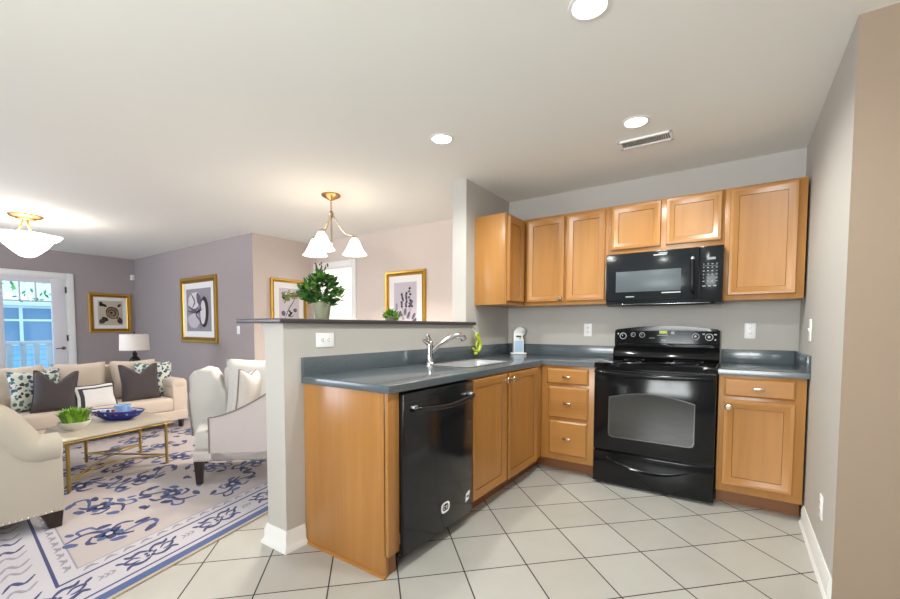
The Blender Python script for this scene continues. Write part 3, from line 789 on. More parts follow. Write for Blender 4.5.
# ------------------------------------------------------------------ outlets and switches
def plate(kind, T, label, cat, rot=False, group=None, hgt=.115, wid=.07):
    """wall plate in local x/z with its face towards -y"""
    o = T.translation
    t = thing(kind, label, cat, tuple(o), group)
    Q = T @ Matrix.Rotation(PI/2, 4, 'Y') if rot else T
    MB(Q).box(-wid/2, wid/2, -.007, -.0005, -hgt/2, hgt/2, 'plastic', .003).build('cover_plate', t)
    if kind == 'wall_outlet':
        for s_ in (-1, 1):
            m = MB(Q); m.lathe([(0, .0085), (.016, .0085), (.017, .006)], (0, 0, s_*.021), 'plastic', axis=(0, -1, 0), seg=20)
            m.box(-.008, -.005, -.0092, -.0084, s_*.021-.002, s_*.021+.007, 'slot').box(.005, .008, -.0092, -.0084, s_*.021-.002, s_*.021+.007, 'slot').cyl((0, -.0092, s_*.021-.008), (0, -.0084, s_*.021-.008), .0025, 'slot', 8)
            m.build('socket', t)
    else:
        m = MB(Q); m.prism([(-.006, -.011), (-.016, .005), (-.013, .010), (-.006, .011)], 'x', -.005, .005, 'plastic'); m.build('toggle', t)
    return t
sideT = lambda x, y, z: frame((x, y, z), x=(0, 1, 0), y=(-1, 0, 0))
rightT = lambda x, y, z: frame((x, y, z), x=(0, -1, 0), y=(1, 0, 0))
plate('wall_outlet', sideT(0.0, -2.303, 1.104), 'white outlet turned sideways on the half wall under the ledge', 'outlet', rot=True, hgt=.125, wid=.08)
plate('wall_outlet', frame((.803, 0, 1.154)), 'white outlet on the back wall between can opener and range', 'outlet')
plate('wall_outlet', frame((2.002, 0, 1.154)), 'white outlet on the back wall above the short worktop section', 'outlet')
plate('light_switch', rightT(2.286, -.565, 1.165), 'white light switch on the side wall above the short worktop', 'switch', hgt=.135)
plate('wall_outlet', rightT(2.286, -1.185, .31), 'white outlet low on the side wall near the floor', 'outlet')
plate('light_switch', frame((-3.84, -.7002, 1.13)), 'white light switch on the living room wall near its outer corner', 'switch')
t = thing('motion_sensor', 'small white motion sensor high in the corner of the living room', 'sensor', (-7.42, -.73, 2.09))
MB().box(-7.449, -7.40, -.77, -.71, 2.04, 2.14, 'plastic', .012, 3).build('housing', t)
MB().ball((-7.40, -.74, 2.075), .012, .022, .025, 'bowl_white').build('lens', t)

# ------------------------------------------------------------------ ceiling fixtures
def can(x, y, label, power):
    t = thing('recessed_light', label, 'ceiling light', (x, y, H), 'recessed ceiling lights in the kitchen')
    MB().lathe([(.080, 0), (.080, -.004), (.066, -.006), (.062, -.002), (.062, 0)], (x, y, H), 'white', seg=32).build('trim_ring', t)
    MB().lathe([(.062, -.003), (.03, -.010), (0, -.012)], (x, y, H), 'can_lens', seg=28).build('lens', t)
    spot('recessed_lamp', (x, y, H-.03), power, (0.98, 1.0, 0.94), 165, .06)
can(.266, -1.538, 'lit recessed ceiling light over the sink side of the kitchen', 58)
can(1.377, -1.06, 'lit recessed ceiling light right beside the air vent', 58)
can(1.410, -2.15, 'lit recessed ceiling light cut off by the upper edge of the photo', 58)
t = thing('air_vent', 'white slatted air vent in the ceiling above the wall cabinets', 'vent', (1.38, -.76, H))
vx0, vx1, vy0, vy1 = 1.215, 1.545, -.83, -.69
mb = MB(); mb.box(vx0, vx1, vy0, vy0+.02, H-.012, H-.0005, 'plastic', .003).box(vx0, vx1, vy1-.02, vy1, H-.012, H-.0005, 'plastic', .003).box(vx0, vx0+.02, vy0, vy1, H-.012, H-.0005, 'plastic', .003).box(vx1-.02, vx1, vy0, vy1, H-.012, H-.0005, 'plastic', .003)
mb.build('frame', t)
MB().box(vx0+.02, vx1-.02, vy0+.02, vy1-.02, H-.002, H-.0005, 'duct').build('duct', t)
mb = MB()
for i in range(22):
    x = vx0+.03+i*(vx1-vx0-.06)/21
    mb.raw([(x-.006, vy0+.02, H-.003), (x+.002, vy0+.02, H-.011), (x+.002, vy1-.02, H-.011), (x-.006, vy1-.02, H-.003), (x-.004, vy0+.02, H-.003), (x+.004, vy0+.02, H-.011), (x+.004, vy1-.02, H-.011), (x-.004, vy1-.02, H-.003)], [(0, 1, 2, 3), (7, 6, 5, 4), (0, 4, 5, 1), (3, 2, 6, 7)], 'plastic')
mb.build('slat', t)
# chandelier
px, py = -1.293, -1.17
t = thing('chandelier', 'brass three-arm chandelier with white bell glass shades over the dining area', 'chandelier', (px, py, H))
MB().lathe([(0, 0), (.085, 0), (.088, -.010), (.075, -.022), (.045, -.035), (.02, -.05), (.01, -.055), (0, -.056)], (px, py, H), 'brass', seg=28).build('canopy', t)
mb = MB()
for i in range(5):
    z = H-.062-i*.026; ring = []
    for k in range(12):
        a = 2*PI*k/12; ring.append((px+(.009*math.cos(a) if i % 2 else 0), py+(0 if i % 2 else .009*math.cos(a)), z+.015*math.sin(a)))
    mb.tube(ring, .0026, 'brass', 6, closed=True)
mb.build('chain', t)
hz = 2.25
MB().lathe([(0, hz+.035), (.012, hz+.03), (.026, hz+.005), (.018, hz-.02), (.009, hz-.05), (.008, hz-.26), (.016, hz-.275), (.009, hz-.295), (0, hz-.30)], (px, py, 0), 'nickel', seg=16).build('stem', t)
rx, ry = math.cos(.6018), math.sin(.6018)
for ang in (15, 152, 262):
    a = math.radians(ang)+.6018; dx, dy = math.cos(a), math.sin(a); R_ = .215
    pp = fitpts([(px+dx*.012, py+dy*.012, hz), (px+dx*.06, py+dy*.06, hz-.09), (px+dx*.13, py+dy*.13, hz-.175), (px+dx*.19, py+dy*.19, hz-.185), (px+dx*R_, py+dy*R_, hz-.200)], 24)
    arm = MB().tube(pp, .0075, 'nickel', 10).lathe([(.0, .0), (.022, -.002), (.026, -.02), (.02, -.03), (0, -.03)], (px+dx*R_, py+dy*R_, hz-.195), 'nickel', seg=16).build('arm', t)
    zt_ = hz-.215
    MB().lathe([(.026, 0), (.044, -.03), (.062, -.070), (.086, -.12), (.116, -.160), (.114, -.161), (.084, -.121), (.059, -.070), (.041, -.03), (.024, -.002)], (px+dx*R_, py+dy*R_, zt_), 'lamp_glass', seg=28, scal=lambda a_, h: 1+.03*math.cos(8*a_)*max(0, -h-.1)/.07).build('glass_shade', arm)
    point('chandelier_bulb', (px+dx*R_, py+dy*R_, zt_-.10), 62, (1.0, 0.88, 0.76), .03)
# living room semi flush light
lx, ly = -4.735, -2.625
t = thing('semi_flush_light', 'brass ceiling light with scalloped white glass bowl in the living room', 'ceiling light', (lx, ly, H))
MB().lathe([(0, 0), (.145, 0), (.15, -.012), (.13, -.03), (.09, -.034), (.08, -.05), (.03, -.055), (0, -.055)], (lx, ly, H), 'brass', seg=36).build('canopy', t)
mb = MB()
for k in range(3):
    a = 2*PI*k/3+.4; mb.tube(fitpts([(lx+.02*math.cos(a), ly+.02*math.sin(a), H-.05), (lx+.05*math.cos(a), ly+.05*math.sin(a), H-.13), (lx+.10*math.cos(a), ly+.10*math.sin(a), H-.25)], 10), .009, 'brass', 8)
mb.build('support_rod', t)
sc = lambda a_, h: 1+.05*math.cos(6*a_)*max(0, (h+.34))/.12
MB().lathe([(.30, -.225), (.27, -.262), (.20, -.285), (.215, -.30), (.17, -.36), (.12, -.41), (.07, -.455), (.03, -.47), (0, -.475), (0, -.468), (.06, -.445), (.12, -.40), (.16, -.35), (.20, -.30), (.185, -.28), (.26, -.255), (.295, -.225)], (lx, ly, H), 'lamp_glass', seg=48, scal=sc).build('glass_bowl', t)
MB().lathe([(0, -.495), (.012, -.488), (.016, -.477), (0, -.47)], (lx, ly, H), 'brass', seg=12).build('finial', t)
point('ceiling_lamp_bulb', (lx, ly, H-.21), 36, (1.0, 0.90, 0.82), .06)

# ------------------------------------------------------------------ pictures
def picture(T, w, h, label, art, fr=.055, matw=.09):
    """framed picture in local x/z, face towards -y, centred"""
    t = thing('framed_picture', label, 'picture', tuple(T.translation))
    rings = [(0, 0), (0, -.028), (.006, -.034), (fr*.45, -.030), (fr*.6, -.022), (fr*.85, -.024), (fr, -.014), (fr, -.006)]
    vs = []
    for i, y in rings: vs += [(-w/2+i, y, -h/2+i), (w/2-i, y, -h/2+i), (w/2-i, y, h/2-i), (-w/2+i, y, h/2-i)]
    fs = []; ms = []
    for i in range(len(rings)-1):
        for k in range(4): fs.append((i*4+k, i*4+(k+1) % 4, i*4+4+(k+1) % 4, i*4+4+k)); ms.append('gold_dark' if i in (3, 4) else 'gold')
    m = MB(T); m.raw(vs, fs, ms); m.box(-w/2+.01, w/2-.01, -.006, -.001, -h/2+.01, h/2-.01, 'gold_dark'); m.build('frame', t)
    m = MB(T); m.box(-w/2+fr-.002, w/2-fr+.002, -.010, -.006, -h/2+fr-.002, h/2-fr+.002, 'mat_board'); m.build('mat_board', t)
    m = MB(T); aw, ah = w/2-fr-matw, h/2-fr-matw
    art(m, aw, ah); m.build('print', t, normals=False)
    return t
def blob(m, cx, cz, rx, rz, mt, y, rot=0, n=18, jit=0, rnd=None):
    vs = []
    for k in range(n):
        a = 2*PI*k/n; r = 1+(rnd.uniform(-jit, jit) if jit else 0)
        x, z = rx*math.cos(a)*r, rz*math.sin(a)*r
        vs.append((cx+x*math.cos(rot)-z*math.sin(rot), y, cz+x*math.sin(rot)+z*math.cos(rot)))
    m.raw(vs, [tuple(range(n))], mt)
def ribbon(m, pts, w, mt, y, n=16):
    c = fitpts([(a, 0, b) for a, b in pts], n); vs = []; N = len(c)
    for i, p in enumerate(c):
        d = (c[min(i+1, N-1)]-c[max(i-1, 0)]).normalized(); nn = Vector((-d.z, 0, d.x)); ww = w*(.25+.75*math.sin(PI*min(1, (i+.5)/N)))
        vs += [(p.x+nn.x*ww, y, p.z+nn.z*ww), (p.x-nn.x*ww, y, p.z-nn.z*ww)]
    m.raw(vs, [(2*i, 2*i+1, 2*i+3, 2*i+2) for i in range(N-1)], mt)
A = {k: mat('print_'+k, v, .7) for k, v in dict(cream=rgb(196, 186, 164), brown=rgb(70, 50, 42), tan=rgb(150, 128, 100), black=rgb(40, 34, 36), lilac=rgb(196, 188, 196), violet=rgb(96, 86, 104), grey=rgb(146, 142, 152), pale=rgb(214, 210, 212), white=rgb(228, 226, 224), olive=rgb(134, 128, 66)).items()}
def art_rose(m, w, h):
    m.box(-w, w, -.012, -.009, -h, h, A['cream']); y = -.0125; r = random.Random(4)
    for k, (x, z, a, b, c) in enumerate(((.15, .02, .55, .52, 'brown'), (.15, -.02, .46, .42, 'tan'), (.12, .02, .36, .30, 'brown'), (.08, .0, .26, .20, 'tan'), (.06, .02, .14, .10, 'black'))):
        blob(m, x*w, z*h, a*w, b*h, A[c], y-.0002*k, .3*k, jit=.06, rnd=r)
    for x, z, a, b, ro in ((-.6, .7, .3, .12, -.5), (-.75, -.75, .28, .2, .6), (.8, -.65, .22, .3, .3), (-.5, -.55, .3, .14, -.6), (-.85, .8, .14, .2, 0), (.8, .7, .2, .1, .7)):
        blob(m, x*w*.9, z*h*.9, a*w, b*h, A['brown' if ro > 0 else 'black'], y-.001, ro, jit=.1, rnd=r)
    ribbon(m, [(-.3*w, -.3*h), (.1*w, -.62*h), (.55*w, -.5*h), (.7*w, -.1*h)], .03*w, A['cream'], y-.0015)
def art_figure(m, w, h):
    m.box(-w, w, -.012, -.009, -h, h, A['grey']); y = -.0125; r = random.Random(6)
    blob(m, -.35*w, .45*h, .5*w, .4*h, A['pale'], y, .3, jit=.12, rnd=r); blob(m, -.4*w, -.5*h, .5*w, .35*h, A['lilac'], y, 0, jit=.1, rnd=r)
    blob(m, .45*w, -.1*h, .36*w, .72*h, A['black'], y-.0003, -.05); blob(m, .36*w, -.12*h, .22*w, .56*h, A['pale'], y-.0006, -.05)
    blob(m, .05*w, .5*h, .16*w, .34*h, A['violet'], y-.0008, .5)
    for p in ([(-.1, .4), (.2, .1), (-.2, -.2), (.1, -.5), (.2, -.9)], [(-.8, .2), (-.4, .0), (.0, .1)], [(-.6, .8), (-.3, .4), (-.5, .1)], [(-.9, -.05), (-.2, -.1), (.3, .02)]):
        ribbon(m, [(a*w, b*h) for a, b in p], .05*w, A['violet'], y-.001)
def art_branch(m, w, h):
    m.box(-w, w, -.012, -.009, -h, h, A['lilac']); y = -.0125
    for p in ([(-.5, -.9), (-.1, -.3), (.3, .1), (.7, .5)], [(-.7, .2), (-.3, .45), (.1, .3)], [(-.2, -.5), (.1, -.7), (.5, -.6)]): ribbon(m, [(a*w, b*h) for a, b in p], .04*w, A['black'], y)
    for x, z, a, b, ro, c in ((-.35, .42, .3, .14, .5, 'olive'), (-.55, .5, .2, .14, -.4, 'black'), (-.6, -.5, .2, .16, .3, 'violet'), (.1, -.55, .3, .07, .8, 'black'), (.1, -.42, .25, .06, -.8, 'black'), (.45, .5, .25, .12, .6, 'olive'), (.6, -.3, .2, .12, .2, 'violet')):
        blob(m, x*w, z*h, a*w, b*h, A[c], y-.0004, ro)
def art_flowers(m, w, h):
    m.box(-w, w, -.012, -.009, -h, h, A['lilac']); y = -.0125; r = random.Random(8)
    for x0, z1 in ((-.25, .55), (.15, .6), (.4, .85), (.55, .2)):
        ribbon(m, [(x0*w*.5+.05*w, -.95*h), (x0*w, 0), (x0*w+.05*w, z1*h)], .035*w, A['grey'], y)
        for k in range(7):
            zz = -.1+k*(z1+.1)/7; blob(m, x0*w+r.uniform(-.08, .08)*w, zz*h, .10*w, .055*h, A['violet' if k % 2 else 'black'], y-.0003-.0001*k, r.uniform(-.8, .8))
    for x, z, ro in ((-.5, -.45, 1.1), (-.2, -.6, 1.9), (.3, -.5, 1.2), (.75, -.55, 1.0), (.0, -.35, 1.5), (-.75, -.1, 1.6), (.8, -.75, .6)): blob(m, x*w, z*h, .26*w, .07*h, A['grey' if ro > 1.5 else 'violet'], y-.0012, ro)
    blob(m, .2*w, -.8*h, .5*w, .1*h, A['pale'], y-.0014)
westT = lambda y, z: frame((-7.45, y, z), x=(0, 1, 0), y=(-1, 0, 0))
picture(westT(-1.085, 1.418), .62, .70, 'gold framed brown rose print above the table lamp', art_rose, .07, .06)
picture(frame((-4.96, -.7004, 1.435)), 1.14, 1.02, 'large gold framed grey abstract print on the living room wall', art_figure, .09, .09)
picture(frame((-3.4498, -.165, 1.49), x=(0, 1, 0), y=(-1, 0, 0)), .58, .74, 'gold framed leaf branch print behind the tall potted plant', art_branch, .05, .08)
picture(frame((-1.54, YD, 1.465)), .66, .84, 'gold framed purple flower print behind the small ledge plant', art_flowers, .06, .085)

# ------------------------------------------------------------------ plants on the ledge
def leafy(mb, base, top, spread, count, size, mats, rnd, droop=0.2):
    for i in range(count):
        a = rnd.uniform(0, 2*PI); r = spread*rnd.random()**.55; h = rnd.random()
        k = 1-abs(2*h-.85)**2*.75
        p = Vector((base[0]+math.cos(a)*r*k, base[1]+math.sin(a)*r*k, base[2]+(top-base[2])*h))
        d = Vector((math.cos(a)*.8, math.sin(a)*.8, rnd.uniform(-.5, .9))).normalized()
        s_ = d.cross(Vector((0, 0, 1)))
        s_ = s_.normalized() if s_.length > .01 else Vector((1, 0, 0))
        s_ = (s_+Vector((rnd.gauss(0, .4), rnd.gauss(0, .4), rnd.gauss(0, .5)))).normalized(); nn = d.cross(s_).normalized()
        L = size*rnd.uniform(.7, 1.2); wd = L*.42
        q = [p, p+d*L*.35+s_*wd*.9+nn*.003, p+d*L*.75+s_*wd*.7, p+d*L-nn*droop*L*.3, p+d*L*.75-s_*wd*.7, p+d*L*.35-s_*wd*.9+nn*.003, p+d*L*.5-nn*L*.08]
        mb.raw([tuple(v) for v in q], [(0, 1, 6), (1, 2, 6), (2, 3, 6), (3, 4, 6), (4, 5, 6), (5, 0, 6)], rnd.choice(mats))
def pot_plant(x, y, z, label, potr, poth, fol_r, fol_z0, fol_z1, n, size, seed, sprigs=False):
    rnd = random.Random(seed)
    t = thing('potted_plant', label, 'plant', (x, y, z))
    MB().lathe([(0, .0), (potr*.66, 0), (potr*.72, .004), (potr, poth), (potr*.98, poth+.003), (potr*.9, poth), (potr*.88, poth-.012), (0, poth-.012)], (x, y, z), 'pot', seg=28).build('pot', t)
    mb = MB()
    for i in range(12):
        a = rnd.uniform(0, 2*PI); r = fol_r*rnd.uniform(.3, .9)
        mb.tube(fitpts([(x, y, z+poth-.01), (x+math.cos(a)*r*.4, y+math.sin(a)*r*.4, z+(fol_z0+fol_z1)/2*1.0), (x+math.cos(a)*r, y+math.sin(a)*r, z+fol_z1*rnd.uniform(.7, .98))], 8), .0025, 'stem', 5)
    mb.build('stems', t)
    mb = MB(); leafy(mb, (x, y, z+fol_z0), z+fol_z1, fol_r, n, size, (['leaf1', 'leaf2', 'leaf1', 'leaf3'] if sprigs else ['leaf3', 'leaf1', 'lime1', 'leaf3']), rnd); mb.build('foliage', t, normals=False)
    if sprigs:
        mb = MB()
        rv = Vector((rx, ry, 0))
        for s_ in range(5):
            a0 = rnd.uniform(-.05, .08)
            p0 = Vector((x, y, z+.12)); p1 = p0-rv*(.10+.02*s_)+Vector((0, 0, .02)); p2 = p0-rv*rnd.uniform(.17, .245)+Vector((0, 0, rnd.uniform(-.03, .05)))
            c = fitpts([p0, p1, p2], 12); mb.tube(c, .002, 'stem', 5)
            for q in c[5:]:
                d = Vector((rnd.gauss(0, 1), rnd.gauss(0, 1), rnd.gauss(0, 1))).normalized()*.022; s2 = d.orthogonal().normalized()*.009
                mb.raw([tuple(q), tuple(q+d*.5+s2), tuple(q+d), tuple(q+d*.5-s2)], [(0, 1, 2, 3)], rnd.choice(['leaf_olive', 'leaf3', 'leaf_olive']))
        for s_ in (-.3, .25, .0):
            c = fitpts([(x, y, z+.2), (x+.02*s_, y+.05*s_, z+.28), (x+.06*s_, y+.09*s_, z+.335-.02*abs(s_))], 10); mb.tube(c, .002, 'stem', 5)
            for q in c[5:]: mb.ball(tuple(q+Vector((rnd.gauss(0, .006), rnd.gauss(0, .006), 0))), .005, .005, .007, 'stem', 6, 4)
        P(mb.build('dried_sprig', t, normals=False), 'olive and brown dried sprigs')
    return t
pot_plant(-.13, -2.215, 1.2225, 'bushy green plant in a sage pot on the dark bar ledge', .054, .100, .118, .092, .265, 420, .042, 11, True)
pot_plant(-.20, -1.53, 1.2225, 'small green plant sitting low on the dark bar ledge', .045, .03, .060, .012, .075, 170, .028, 12)

# ------------------------------------------------------------------ rug
C0 = Vector((-.149, -3.694, 0)); U = Vector((-.25, .968, 0)); V_ = Vector((-.996, .087, 0))
LU, LV = 2.95, 3.35
def RP(u, v, z): p = C0+U*u+V_*v; return (p.x, p.y, z)
t = thing('area_rug', 'large cream rug with navy floral scrolls under the living room furniture', 'rug', tuple(C0))
mb = MB()
zt_ = .008
mb.raw([RP(0, 0, .0005), RP(LU, 0, .0005), RP(LU, LV, .0005), RP(0, LV, .0005), RP(0, 0, zt_), RP(LU, 0, zt_), RP(LU, LV, zt_), RP(0, LV, zt_)], [(0, 1, 2, 3), (4, 5, 6, 7), (0, 1, 5, 4), (1, 2, 6, 5), (2, 3, 7, 6), (3, 0, 4, 7)], ['rug', 'rug', 'rug_bind', 'rug_bind', 'rug_bind', 'rug_bind'])
mb.build('pile', t)
def band(mb, a, b, z, m):
    """frame-shaped band between insets a and b"""
    o = [(a, a), (LU-a, a), (LU-a, LV-a), (a, LV-a)]; i = [(b, b), (LU-b, b), (LU-b, LV-b), (b, LV-b)]
    mb.raw([RP(u, v, z) for u, v in o+i], [(k, (k+1) % 4, 4+(k+1) % 4, 4+k) for k in range(4)], m)
mb = MB(); z = zt_+.0006
band(mb, .0, .020, z, 'rug_bind'); band(mb, .02, .075, z, 'rug_blue'); band(mb, .075, .105, z, 'rug_pale'); band(mb, .105, .118, z, 'rug_navy')
band(mb, .118, .325, z, 'rug_pale'); band(mb, .325, .340, z, 'rug_navy'); band(mb, .340, .42, z, 'rug_pale'); band(mb, .42, .428, z, 'rug_grey')
bo = mb.build('border', t)
rnd = random.Random(21)
def stroke(mb, pts, w, m, z, n=14):
    c = fitpts([(a, b, 0) for a, b in pts], n); vs = []; N = len(c)
    for i, p in enumerate(c):
        d = (c[min(i+1, N-1)]-c[max(i-1, 0)]).normalized(); s_ = Vector((-d.y, d.x, 0))
        ww = w*1.15*(.35+.65*math.sin(PI*(i+.3)/N))*rnd.uniform(.85, 1.15)
        a, b = p+s_*ww, p-s_*ww
        vs += [RP(a.x, a.y, z), RP(b.x, b.y, z)]
    mb.raw(vs, [(2*i, 2*i+1, 2*i+3, 2*i+2) for i in range(N-1)], m)
def petal(mb, u, v, ru, rv, rot, m, z, n=12):
    vs = []
    for k in range(n):
        a = 2*PI*k/n; j = rnd.uniform(.85, 1.1); x, y = ru*math.cos(a)*j, rv*math.sin(a)*j
        vs.append(RP(u+x*math.cos(rot)-y*math.sin(rot), v+x*math.sin(rot)+y*math.cos(rot), z))
    mb.raw(vs, [tuple(range(n))], m)
def rot2(p, c, a, s=1.0, fl=1):
    x, y = p[0]*s, p[1]*s*fl; return (c[0]+x*math.cos(a)-y*math.sin(a), c[1]+x*math.sin(a)+y*math.cos(a))
def motif(mb, u, v, a, s, fl, z):
    col = lambda: rnd.choice(['rug_navy', 'rug_navy', 'rug_blue'])
    for pts, w in (([(-.26, -.02), (-.17, .06), (-.05, .03), (.04, -.05), (.14, -.06)], .016), ([(.05, -.05), (.15, .03), (.23, .06), (.27, .0), (.22, -.03)], .013), ([(-.20, .05), (-.24, .11), (-.18, .14), (-.13, .10)], .012), ([(-.04, .03), (.02, .11), (.10, .10)], .012), ([(-.12, .0), (-.12, -.08), (-.06, -.11)], .012)):
        stroke(mb, [rot2(p, (u, v), a, s, fl) for p in pts], w*s, col(), z)
    c = rot2((-.02, -.01), (u, v), a, s, fl)
    for k in range(6):
        b = 2*PI*k/6+a; petal(mb, c[0]+.045*s*math.cos(b), c[1]+.045*s*math.sin(b), .046*s, .030*s, b, 'rug_navy' if k % 2 else 'rug_blue', z+.0003)
    petal(mb, c[0], c[1], .022*s, .022*s, 0, 'rug_pale', z+.0006)
    for p, r in (((.16, .08), .5), ((-.22, -.06), -.4), ((.24, -.06), .9), ((.06, -.11), 0), ((-.09, .11), .3)):
        q = rot2(p, (u, v), a, s, fl); petal(mb, q[0], q[1], .052*s, .026*s, a+r*fl, col(), z+.0002)
mb = MB(); z = zt_+.0009
iu = 0; k = 0
u = .66
while u < LU-.6:
    v = .66+(.26 if k % 2 else 0)
    while v < LV-.5:
        motif(mb, u+rnd.uniform(-.03, .03), v+rnd.uniform(-.03, .03), rnd.choice([.3, 1.2, -.5, 2.0, .9]), rnd.uniform(.80, 1.0), rnd.choice([1, -1]), z)
        petal(mb, u+.20, v+.20, .035, .022, rnd.uniform(0, 3), 'rug_navy', z); petal(mb, u+.215, v+.17, .03, .014, rnd.uniform(0, 3), 'rug_navy', z); petal(mb, u-.2, v+.2, .03, .018, rnd.uniform(0, 3), 'rug_blue', z)
        v += .52
    u += .40; k += 1
mb.build('scroll_pattern', t, normals=False)
# border motifs and dashes
def border_pts(L, side):
    def f(s_, w): return {0: (s_, w), 1: (w, s_), 2: (s_, LV-w), 3: (LU-w, s_)}[side]
    return f
for side, L in ((0, LU), (1, LV), (2, LU), (3, LV)):
    mb = MB(); f = border_pts(L, side); s_ = .30; k = 0
    while s_ < L-.2:
        if side in (1, 3):
            for dd, w_ in ((-.055, .008), (.03, .009)):
                stroke(mb, [f(s_+dd-.03, .16), f(s_+dd+.025, .195), f(s_+dd-.02, .235), f(s_+dd+.03, .28)], w_, rnd.choice(['rug_grey', 'rug_grey', 'rug_navy']), z)
        elif k % 2 == 0:
            for fl in (-1, 1):
                for pts, w in (([(0, .03), (.04, .062), (.085, .05), (.11, .075)], .011), ([(0, -.03), (.05, -.055), (.10, -.035), (.13, -.06)], .011), ([(.05, .0), (.08, .028), (.12, .015), (.10, -.015), (.06, -.02)], .008), ([(.12, .02), (.155, .05)], .009)):
                    stroke(mb, [f(s_+fl*p[0], .222+p[1]) for p in pts], w, 'rug_navy', z)
            for a in range(5):
                q = f(s_+.022*math.cos(a*1.257), .222+.022*math.sin(a*1.257)); petal(mb, q[0], q[1], .012, .012, 0, 'rug_navy', z)
        else:
            for dd in (-.025, 0, .025): stroke(mb, [f(s_+dd-.012, .20), f(s_+dd+.01, .222), f(s_+dd-.006, .243)], .006, 'rug_grey', z)
        s_ += .205; k += 1
    mb.build('border_pattern', bo, normals=False); mb = MB()
    s_ = .44
    while s_ < L-.42:
        stroke(mb, [f(s_, .372), f(s_+.03, .392), f(s_+.065, .376)], .008, 'rug_grey', z); stroke(mb, [f(s_+.01, .398), f(s_+.05, .404)], .004, 'rug_grey', z)
        s_ += .088
    mb.build('dash_pattern', bo, normals=False)

# ------------------------------------------------------------------ soft furniture
def superpt(w, h, tck, u, v, sgn, chop, pinch=.085):
    uu = u*(1-pinch*(1-abs(v))*1.0); vv = v*(1-pinch*(1-abs(u)))
    th = tck*.5*max(0, (1-u**4)*(1-v**4))**.55
    z = vv*h/2
    if chop and v > 0: z -= chop*max(0, 1-abs(u)/.85)**1.3*v**2
    return (uu*w/2, sgn*th, z)
def pillow_mesh(mb, w, h, tck, mt, chop=0, n=16, matf=None):
    for sgn in (-1, 1):
        vs = [superpt(w, h, tck, -1+2*i/n, -1+2*j/n, sgn, chop) for j in range(n+1) for i in range(n+1)]
        fs, ms = [], []
        for j in range(n):
            for i in range(n):
                q = (j*(n+1)+i, j*(n+1)+i+1, (j+1)*(n+1)+i+1, (j+1)*(n+1)+i)
                fs.append(q); ms.append(matf(-1+2*(i+.5)/n, -1+2*(j+.5)/n) if matf else mt)
        V, F = mb.raw(vs, fs, ms)
    bmesh.ops.remove_doubles(mb.bm, verts=mb.bm.verts, dist=1e-5)
def pillow(T, w, h, tck, mt, label, pip=None, chop=0, matf=None, n=16, name='throw_pillow', cat='pillow', group=None):
    t = thing(name, label, cat, tuple(T.translation), group)
    mb = MB(T); pillow_mesh(mb, w, h, tck, mt, chop, n, matf); mb.build('cover', t, smooth=70)
    if pip:
        pts = []; m = 20
        for k in range(m): pts.append(superpt(w, h, tck, -1+2*k/m, -1, 1, chop))
        for k in range(m): pts.append(superpt(w, h, tck, 1, -1+2*k/m, 1, chop))
        for k in range(m): pts.append(superpt(w, h, tck, 1-2*k/m, 1, 1, chop))
        for k in range(m): pts.append(superpt(w, h, tck, -1, 1-2*k/m, 1, chop))
        MB(T).tube(pts, .006, pip, 6, closed=True).build('piping', t)
    return t
def pT(x, y, z, tilt, yaw=0, roll=0):
    """pillow facing +x, leaning back by tilt"""
    return Matrix.Translation((x, y, z)) @ Matrix.Rotation(PI/2+yaw, 4, 'Z') @ Matrix.Rotation(-tilt, 4, 'X') @ Matrix.Rotation(roll, 4, 'Y')
def nails(mb, pts, step=.024, r=.0055):
    for a, b in zip(pts[:-1], pts[1:]):
        a, b = Vector(a), Vector(b); n = max(1, int((b-a).length/step))
        for k in range(n): c = a+(b-a)*(k/n); mb.ball(tuple(c), r, r, r, 'nail', 6, 4)
# far sofa, faces +x
SX = -3.36; sy0, sy1 = -3.36, -1.585
t = thing('sofa', 'beige linen sofa facing us behind the coffee table with five throw pillows', 'sofa', (-3.75, -2.33, 0))
MB().box(-4.10, SX+.005, sy0, sy1, .105, .215, 'sofa', .012, 3).build('base', t)
for (a, b) in ((sy0+.15, -2.47), (-2.465, sy1-.15)):
    MB().box(-4.0, SX+.012, a, b, .212, .365, 'sofa', .032, 4).build('seat_cushion', t)
MB().box(-4.12, -3.96, sy0+.02, sy1-.02, .20, .735, 'sofa', .03, 4).build('back', t)
for (y0_, y1_) in ((sy0, sy0+.15), (sy1-.15, sy1)):
    m = MB(); m.box(-4.08, SX-.005, y0_, y1_, .20, .52, 'sofa', .015, 3); m.box(-4.08, SX, y0_-.008, y1_+.008, .46, .575, 'sofa', .045, 5); m.build('arm', t)
for yc in (-2.95, -2.45, -1.97):
    T = pT(-3.86, yc+.03, .57, .16)
    m = MB(T); pillow_mesh(m, .45, .44, .16, 'sofa'); m.build('back_cushion', t, smooth=70)
for x, y in ((SX-.06, sy0+.06), (SX-.06, sy1-.055), (-4.04, sy0+.06), (-4.04, sy1-.06)):
    MB().tube([(x, y, .107), (x, y, .0112)], [.034, .026], 'dark_wood', 4).build('foot', t)
G = 'throw pillows on the beige sofa'
pillow(pT(-3.69, -2.80, .555, .20, .12), .39, .40, .13, 'floral', 'floral throw pillow with blue green leaves beside the sofa arm near the door', chop=.02, group=G)
pillow(pT(-3.51, -2.70, .545, .30, -.12, .10), .32, .41, .13, 'charcoal', 'charcoal throw pillow with chopped top next to the small white lumbar pillow', 'charcoal', chop=.13, group=G)
def lum(u, v):
    a = max(abs(u), abs(v))
    if a > .93: return 'pil_dark'
    if (.60 < v < .74 and u > -.8) or (-.82 < u < -.62 and v < .74): return 'pil_dark'
    return 'pil_white'
